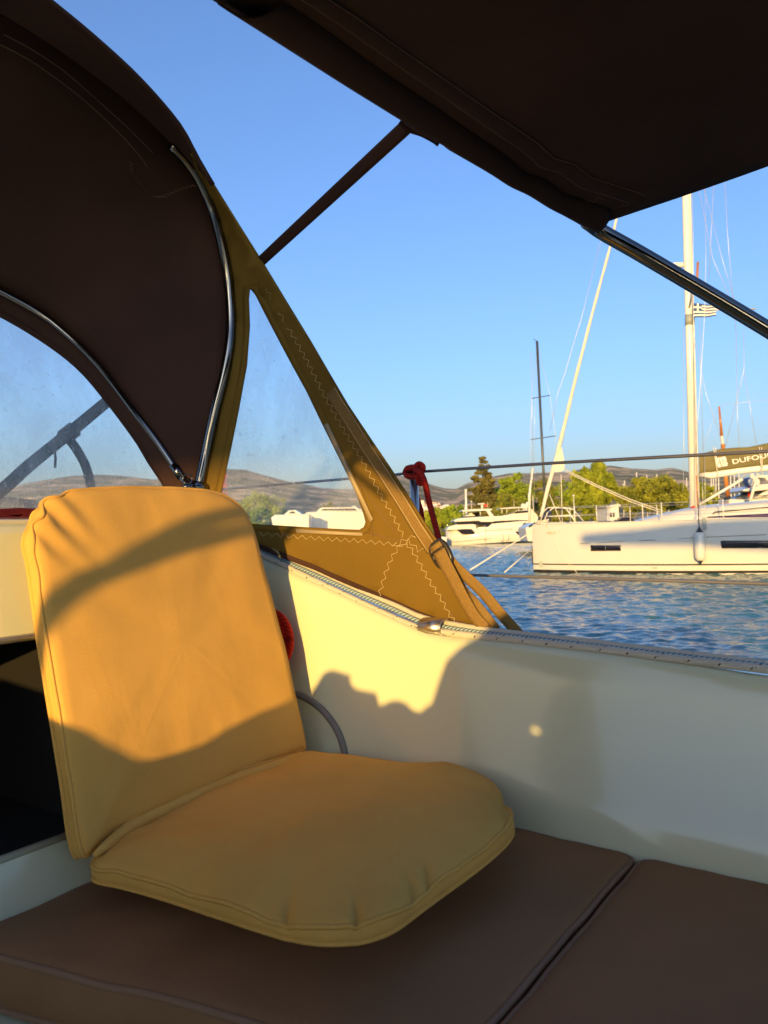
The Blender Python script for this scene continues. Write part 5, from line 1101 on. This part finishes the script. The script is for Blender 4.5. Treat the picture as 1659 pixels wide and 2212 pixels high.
# side valance strip and front pocket
inner = [(612, 0), (700, 58), (800, 130), (900, 200), (1000, 270), (1095, 335), (1130, 368), (1175, 382), (1215, 412), (1265, 428), (1318, 445), (1325, 452)]
i3 = [on_bim(*q) for q in inner]; fr3 = resample(fe3, 60); ir3 = resample(catmull(i3, 4), 60)
sheet('front_pocket', [[f.lerp(q, t) - ZX * (.004 + .020 * math.sin(PI * t)) for f, q in zip(fr3, ir3)] for t in np.linspace(0, 1, 7)], M['canvasd'], bim, .003, 0)
inner2 = [(u + 26, v - 14) for u, v in inner]; j3 = resample(catmull([on_bim(*q) for q in inner2], 4), 60)
inner3 = [(u + 75, v - 40) for u, v in inner]; k3 = resample(catmull([on_bim(*q) for q in inner3], 4), 60)
sheet('inner_strip', [[f.lerp(q, t) - ZX * (.003 + .010 * math.sin(PI * t)) for f, q in zip(j3, k3)] for t in np.linspace(0, 1, 5)], M['canvasd'], bim, .002, 0)
se = [(1290, 484), (1390, 442), (1500, 401), (1580, 370), (1659, 340), (1800, 286)]; si = [(1330, 446), (1400, 412), (1500, 368), (1580, 332), (1659, 296), (1800, 236)]
s1, s2_ = resample([on_bim(*q) for q in se], 30), resample([on_bim(*q) for q in si], 30)
sheet('side_hem', [[f.lerp(q, t) - ZX * (.003 + .006 * math.sin(PI * t)) for f, q in zip(s1, s2_)] for t in np.linspace(0, 1, 5)], M['canvasd'], bim, .002, 0)
def zigb(L_, amp=4, step=9, lift=.012):
    P = resample([Vector((u, v, 0)) for u, v in L_], 100); d = sum((P[i + 1] - P[i]).length for i in range(99)); n = int(d / step); P = resample(P, n); out = []
    for i, p in enumerate(P):
        t = (P[min(i + 1, n - 1)] - P[max(i - 1, 0)]).normalized(); s = amp if i % 2 else -amp; q = on_bim(p.x - t.y * s, p.y + t.x * s); out.append(q + (CAM - q).normalized() * lift)
    return out
tubes('zigzag_stitching', [zigb([(1325, 372), (1350, 364), (1375, 363), (1398, 372), (1410, 388)]), zigb([(1345, 446), (1400, 420), (1480, 385), (1570, 345), (1659, 308)]), zigb([(1230, 455), (1262, 440), (1290, 430), (1305, 428)]), zigb([(1290, 415), (1325, 420), (1330, 430)])], .0009, M['threadd'], bim, 4)
tubes('seam_line', [[on_bim(u + o, v - o * .6) - ZX * .011 for u, v in inner] for o in (35, 66)], .0007, M['threadd'], bim, 4)
lt = [on_bim(1225, 452) + ZX * .022, on_bim(1268, 482) + ZX * .0, on_b(1400, 558, 1.55), on_b(1659, 712, 1.64), on_b(2000, 925, 1.72), on_b(2500, 1250, 1.8)]
tube('bow_tube', catmull([lt[1] + ZX * .004, on_b(1300, 501, 1.52), lt[2], lt[3], lt[4], lt[5]], 5), .0155, M['steel'], bim, 20)
st0, st1 = on_bim(884, 268), hit(side, 562, 566, -.01)
ribbon('tension_strap', catmull([st0, st0.lerp(st1, .08), st0.lerp(st1, .5), st0.lerp(st1, 1.01)], 5), lambda q: .008 + .016 * min(1, q * 7), (CAM - st0).normalized(), M['canvasd'], bim, .002)
ribbon('strap_tab', catmull([on_bim(868, 258), on_bim(886, 270) - ZX * .004, on_bim(912, 274) - ZX * .008, on_bim(938, 288) - ZX * .008, on_bim(950, 302) - ZX * .004], 5), .016, (CAM - st0).normalized(), M['canvasd'], bim, .002)
# ------------------------------------------------------------------ seen through the front window: padded strut with a branch, red bag on the cabin top
stt = thing('padded_strut', 'dark grey padded diagonal strut with a side branch, beyond the clear front window', 'strut', tuple(W(3.3, 1.1, .3)))
sA = [on_a(u, v, 3.4) for u, v in ((-260, 1265), (-10, 1070), (60, 1008), (140, 943), (238, 862), (330, 788))]
tube('strut_tube', catmull(sA, 4), .029, M['grille'], stt, 14)
tube('strut_joint', [on_a(138, 945, 3.36), on_a(160, 928, 3.36)], .040, M['grille'], stt, 12)
tube('branch', catmull([on_a(u, v, 3.38) for u, v in ((150, 950), (165, 970), (182, 1000), (192, 1030), (198, 1060))], 5), .022, M['grille'], stt, 12)
tubes('branch_cord', [[on_a(u, v, 3.36) for u, v in ((118, 970), (120, 990), (119, 1010))]], .006, M['grille'], stt, 5)
rbag = thing('dark_red_bag', 'dark red cloth bag lying on the cabin top at the left edge', 'bag', tuple(W(1.45, .6, .05)))
patch('bag_body', [(-160, 1120), (-100, 1106), (0, 1099), (40, 1097), (95, 1099), (130, 1112), (130, 1140), (80, 1138), (0, 1133), (-160, 1126)], [[(17, 1113), (52, 1111), (44, 1116.5)]], lambda u, v: on_a(u, v, 1.40), M['red'], rbag, 12, .06, 1)
# ------------------------------------------------------------------ unseen blockers added behind the camera, outlined to cast the cockpit shadows
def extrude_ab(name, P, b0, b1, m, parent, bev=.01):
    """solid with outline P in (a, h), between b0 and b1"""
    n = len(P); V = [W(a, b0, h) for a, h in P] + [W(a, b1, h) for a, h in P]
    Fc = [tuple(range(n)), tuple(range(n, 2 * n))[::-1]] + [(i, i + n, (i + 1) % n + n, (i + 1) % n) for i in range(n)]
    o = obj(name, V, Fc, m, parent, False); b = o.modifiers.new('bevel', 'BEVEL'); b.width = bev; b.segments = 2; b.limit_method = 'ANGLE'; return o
gear = thing('bench_shadow_blockers', 'unseen flat blockers added on the opposite bench to cast shadows', 'shadow blocker', tuple(W(-.2, -.85, -.6)))
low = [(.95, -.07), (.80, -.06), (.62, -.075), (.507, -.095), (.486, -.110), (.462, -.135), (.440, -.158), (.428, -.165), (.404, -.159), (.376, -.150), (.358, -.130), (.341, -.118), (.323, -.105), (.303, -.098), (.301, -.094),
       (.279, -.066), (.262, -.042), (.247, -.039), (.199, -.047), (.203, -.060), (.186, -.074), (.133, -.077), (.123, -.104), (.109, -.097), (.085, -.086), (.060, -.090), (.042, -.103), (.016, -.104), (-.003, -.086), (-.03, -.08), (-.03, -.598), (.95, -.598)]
extrude_ab('low_shadow_blocker', low, -.83, -.79, M['chair'], gear, .006)  # unseen solid, top edge shaped to shade the backrest and coaming
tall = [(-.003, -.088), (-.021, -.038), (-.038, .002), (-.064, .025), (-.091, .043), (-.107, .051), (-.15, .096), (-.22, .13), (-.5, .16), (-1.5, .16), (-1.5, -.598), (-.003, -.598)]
patch('tall_shadow_blocker', tall, [[(-.2145, -.1145), (-.221, -.1005), (-.2385, -.1145)]], lambda a, h: W(a, -.8, h), M['canvas'], gear, .2, .008)  # unseen sheet added to shade the coaming, slit for one sun patch
# unseen port legs of the bimini, bent to cast the backrest stripes
for P in ([(.275, -.04), (.236, .175), (.190, .258), (.108, .346), (-.05, .485), (-.189, .575)], [(.200, .242), (.165, .322), (.116, .388), (-.04, .522), (-.164, .600)]):
    tube('bow_tube', catmull([W(a, -1.6, h) for a, h in P], 5), .0155, M['steel'], bim, 14)
tube('bow_tube', [W(.275, -1.6, -.04), W(.29, -1.62, -.30)], .0165, M['steel'], bim, 12)
tube('bow_tube', [W(-.18, -1.6, .59), W(-.22, -1.0, .66)], .0155, M['steel'], bim, 12)
tube('shadow_bar_thick', [W(.02, -1.6, .655), W(-.103, -1.6, .566), W(-.189, -1.6, .507), W(-.34, -1.6, .40)], .020, M['canvasd'], bim, 10)  # unseen bar added to cast the dark stripe beside the side window
tube('shadow_bar_thin', [W(.05, -1.6, .60), W(-.093, -1.6, .512), W(-.20, -1.6, .44)], .009, M['canvasd'], bim, 8)  # thinner unseen bar, added for a second stripe
# unseen bigger yacht added behind, its boom placed to shade the white sailboat hull
nb = thing('sailboat', 'unseen large sailboat behind the camera, its covered boom placed to shade the white hull', 'sailboat', (-1, -18, 0))
tube('boom_cover', [Vector((-4.3, -18, 6.72)), Vector((-2.3, -18, 6.59)), Vector((-.8, -18, 6.55)), Vector((.9, -18, 6.42)), Vector((3.5, -18, 6.2))], lambda q: .20 + .42 * q, M['bag'], nb, 14)
tube('mast', [Vector((4, -18.0, 1.5)), Vector((4, -18, 24))], .14, M['alu'], nb, 12)
hr = [[Vector((x, -18 + w * q, z)) for q, z in ((-1, 1.7), (-.9, .6), (-.7, -.4), (.7, -.4), (.9, .6), (1, 1.7), (0, 1.8), (-1, 1.7))] for x, w in ((-8.5, .05), (-7, .9), (-5, 1.6), (-1, 2.1), (4, 2.2), (8, 1.9))]
sheet('hull', hr, M['gelw'], nb)

nb2 = thing('motor_yacht', 'unseen motor yacht added behind the camera, its deep hardtop blocking sun from the spray hood', 'motor yacht', (-3, -15, 0))  # yacht out of view, added as a sun block for the hood
box('hardtop', -8.8, -2.2, -14.6, -14.0, 3.83, 4.95, M['gelw'], nb2, None, .1)  # invented slab, sized to keep sun off the hood roof
box('cabin', -9.5, -5.2, -17.0, -14.4, 1.4, 3.2, M['gelw'], nb2, None, .2)
for x in (-8.2, -6.2): tube('hardtop_post', [Vector((x, -15, 3.1)), Vector((x, -15, 3.9))], .08, M['gelw'], nb2, 8)
sheet('hull', [[Vector((x, -15.8 + w * q, z)) for q, z in ((-1, 1.5), (-.9, .6), (-.7, -.4), (.7, -.4), (.9, .6), (1, 1.5), (0, 1.6), (-1, 1.5))] for x, w in ((-12, 2), (-6, 2.1), (-2, 1.8), (.5, 1.0), (1.6, .05))], M['gelw'], nb2)



# ------------------------------------------------------------------ evening haze in the harbour air
hz_m = bpy.data.materials.new('thin_haze'); hz_m.use_nodes = True; nt = hz_m.node_tree
for n in list(nt.nodes):
    if n.type != 'OUTPUT_MATERIAL': nt.nodes.remove(n)
pv = nt.nodes.new('ShaderNodeVolumePrincipled'); pv.inputs['Color'].default_value = (.9, .93, 1, 1); pv.inputs['Density'].default_value = .00006
nt.links.new(pv.outputs[0], nt.nodes['Material Output'].inputs['Volume'])
hb = box('haze', -9500, 9500, -9500, 9500, -3, 520, hz_m); tag(hb, 'thin evening haze over the harbour', kind='stuff')
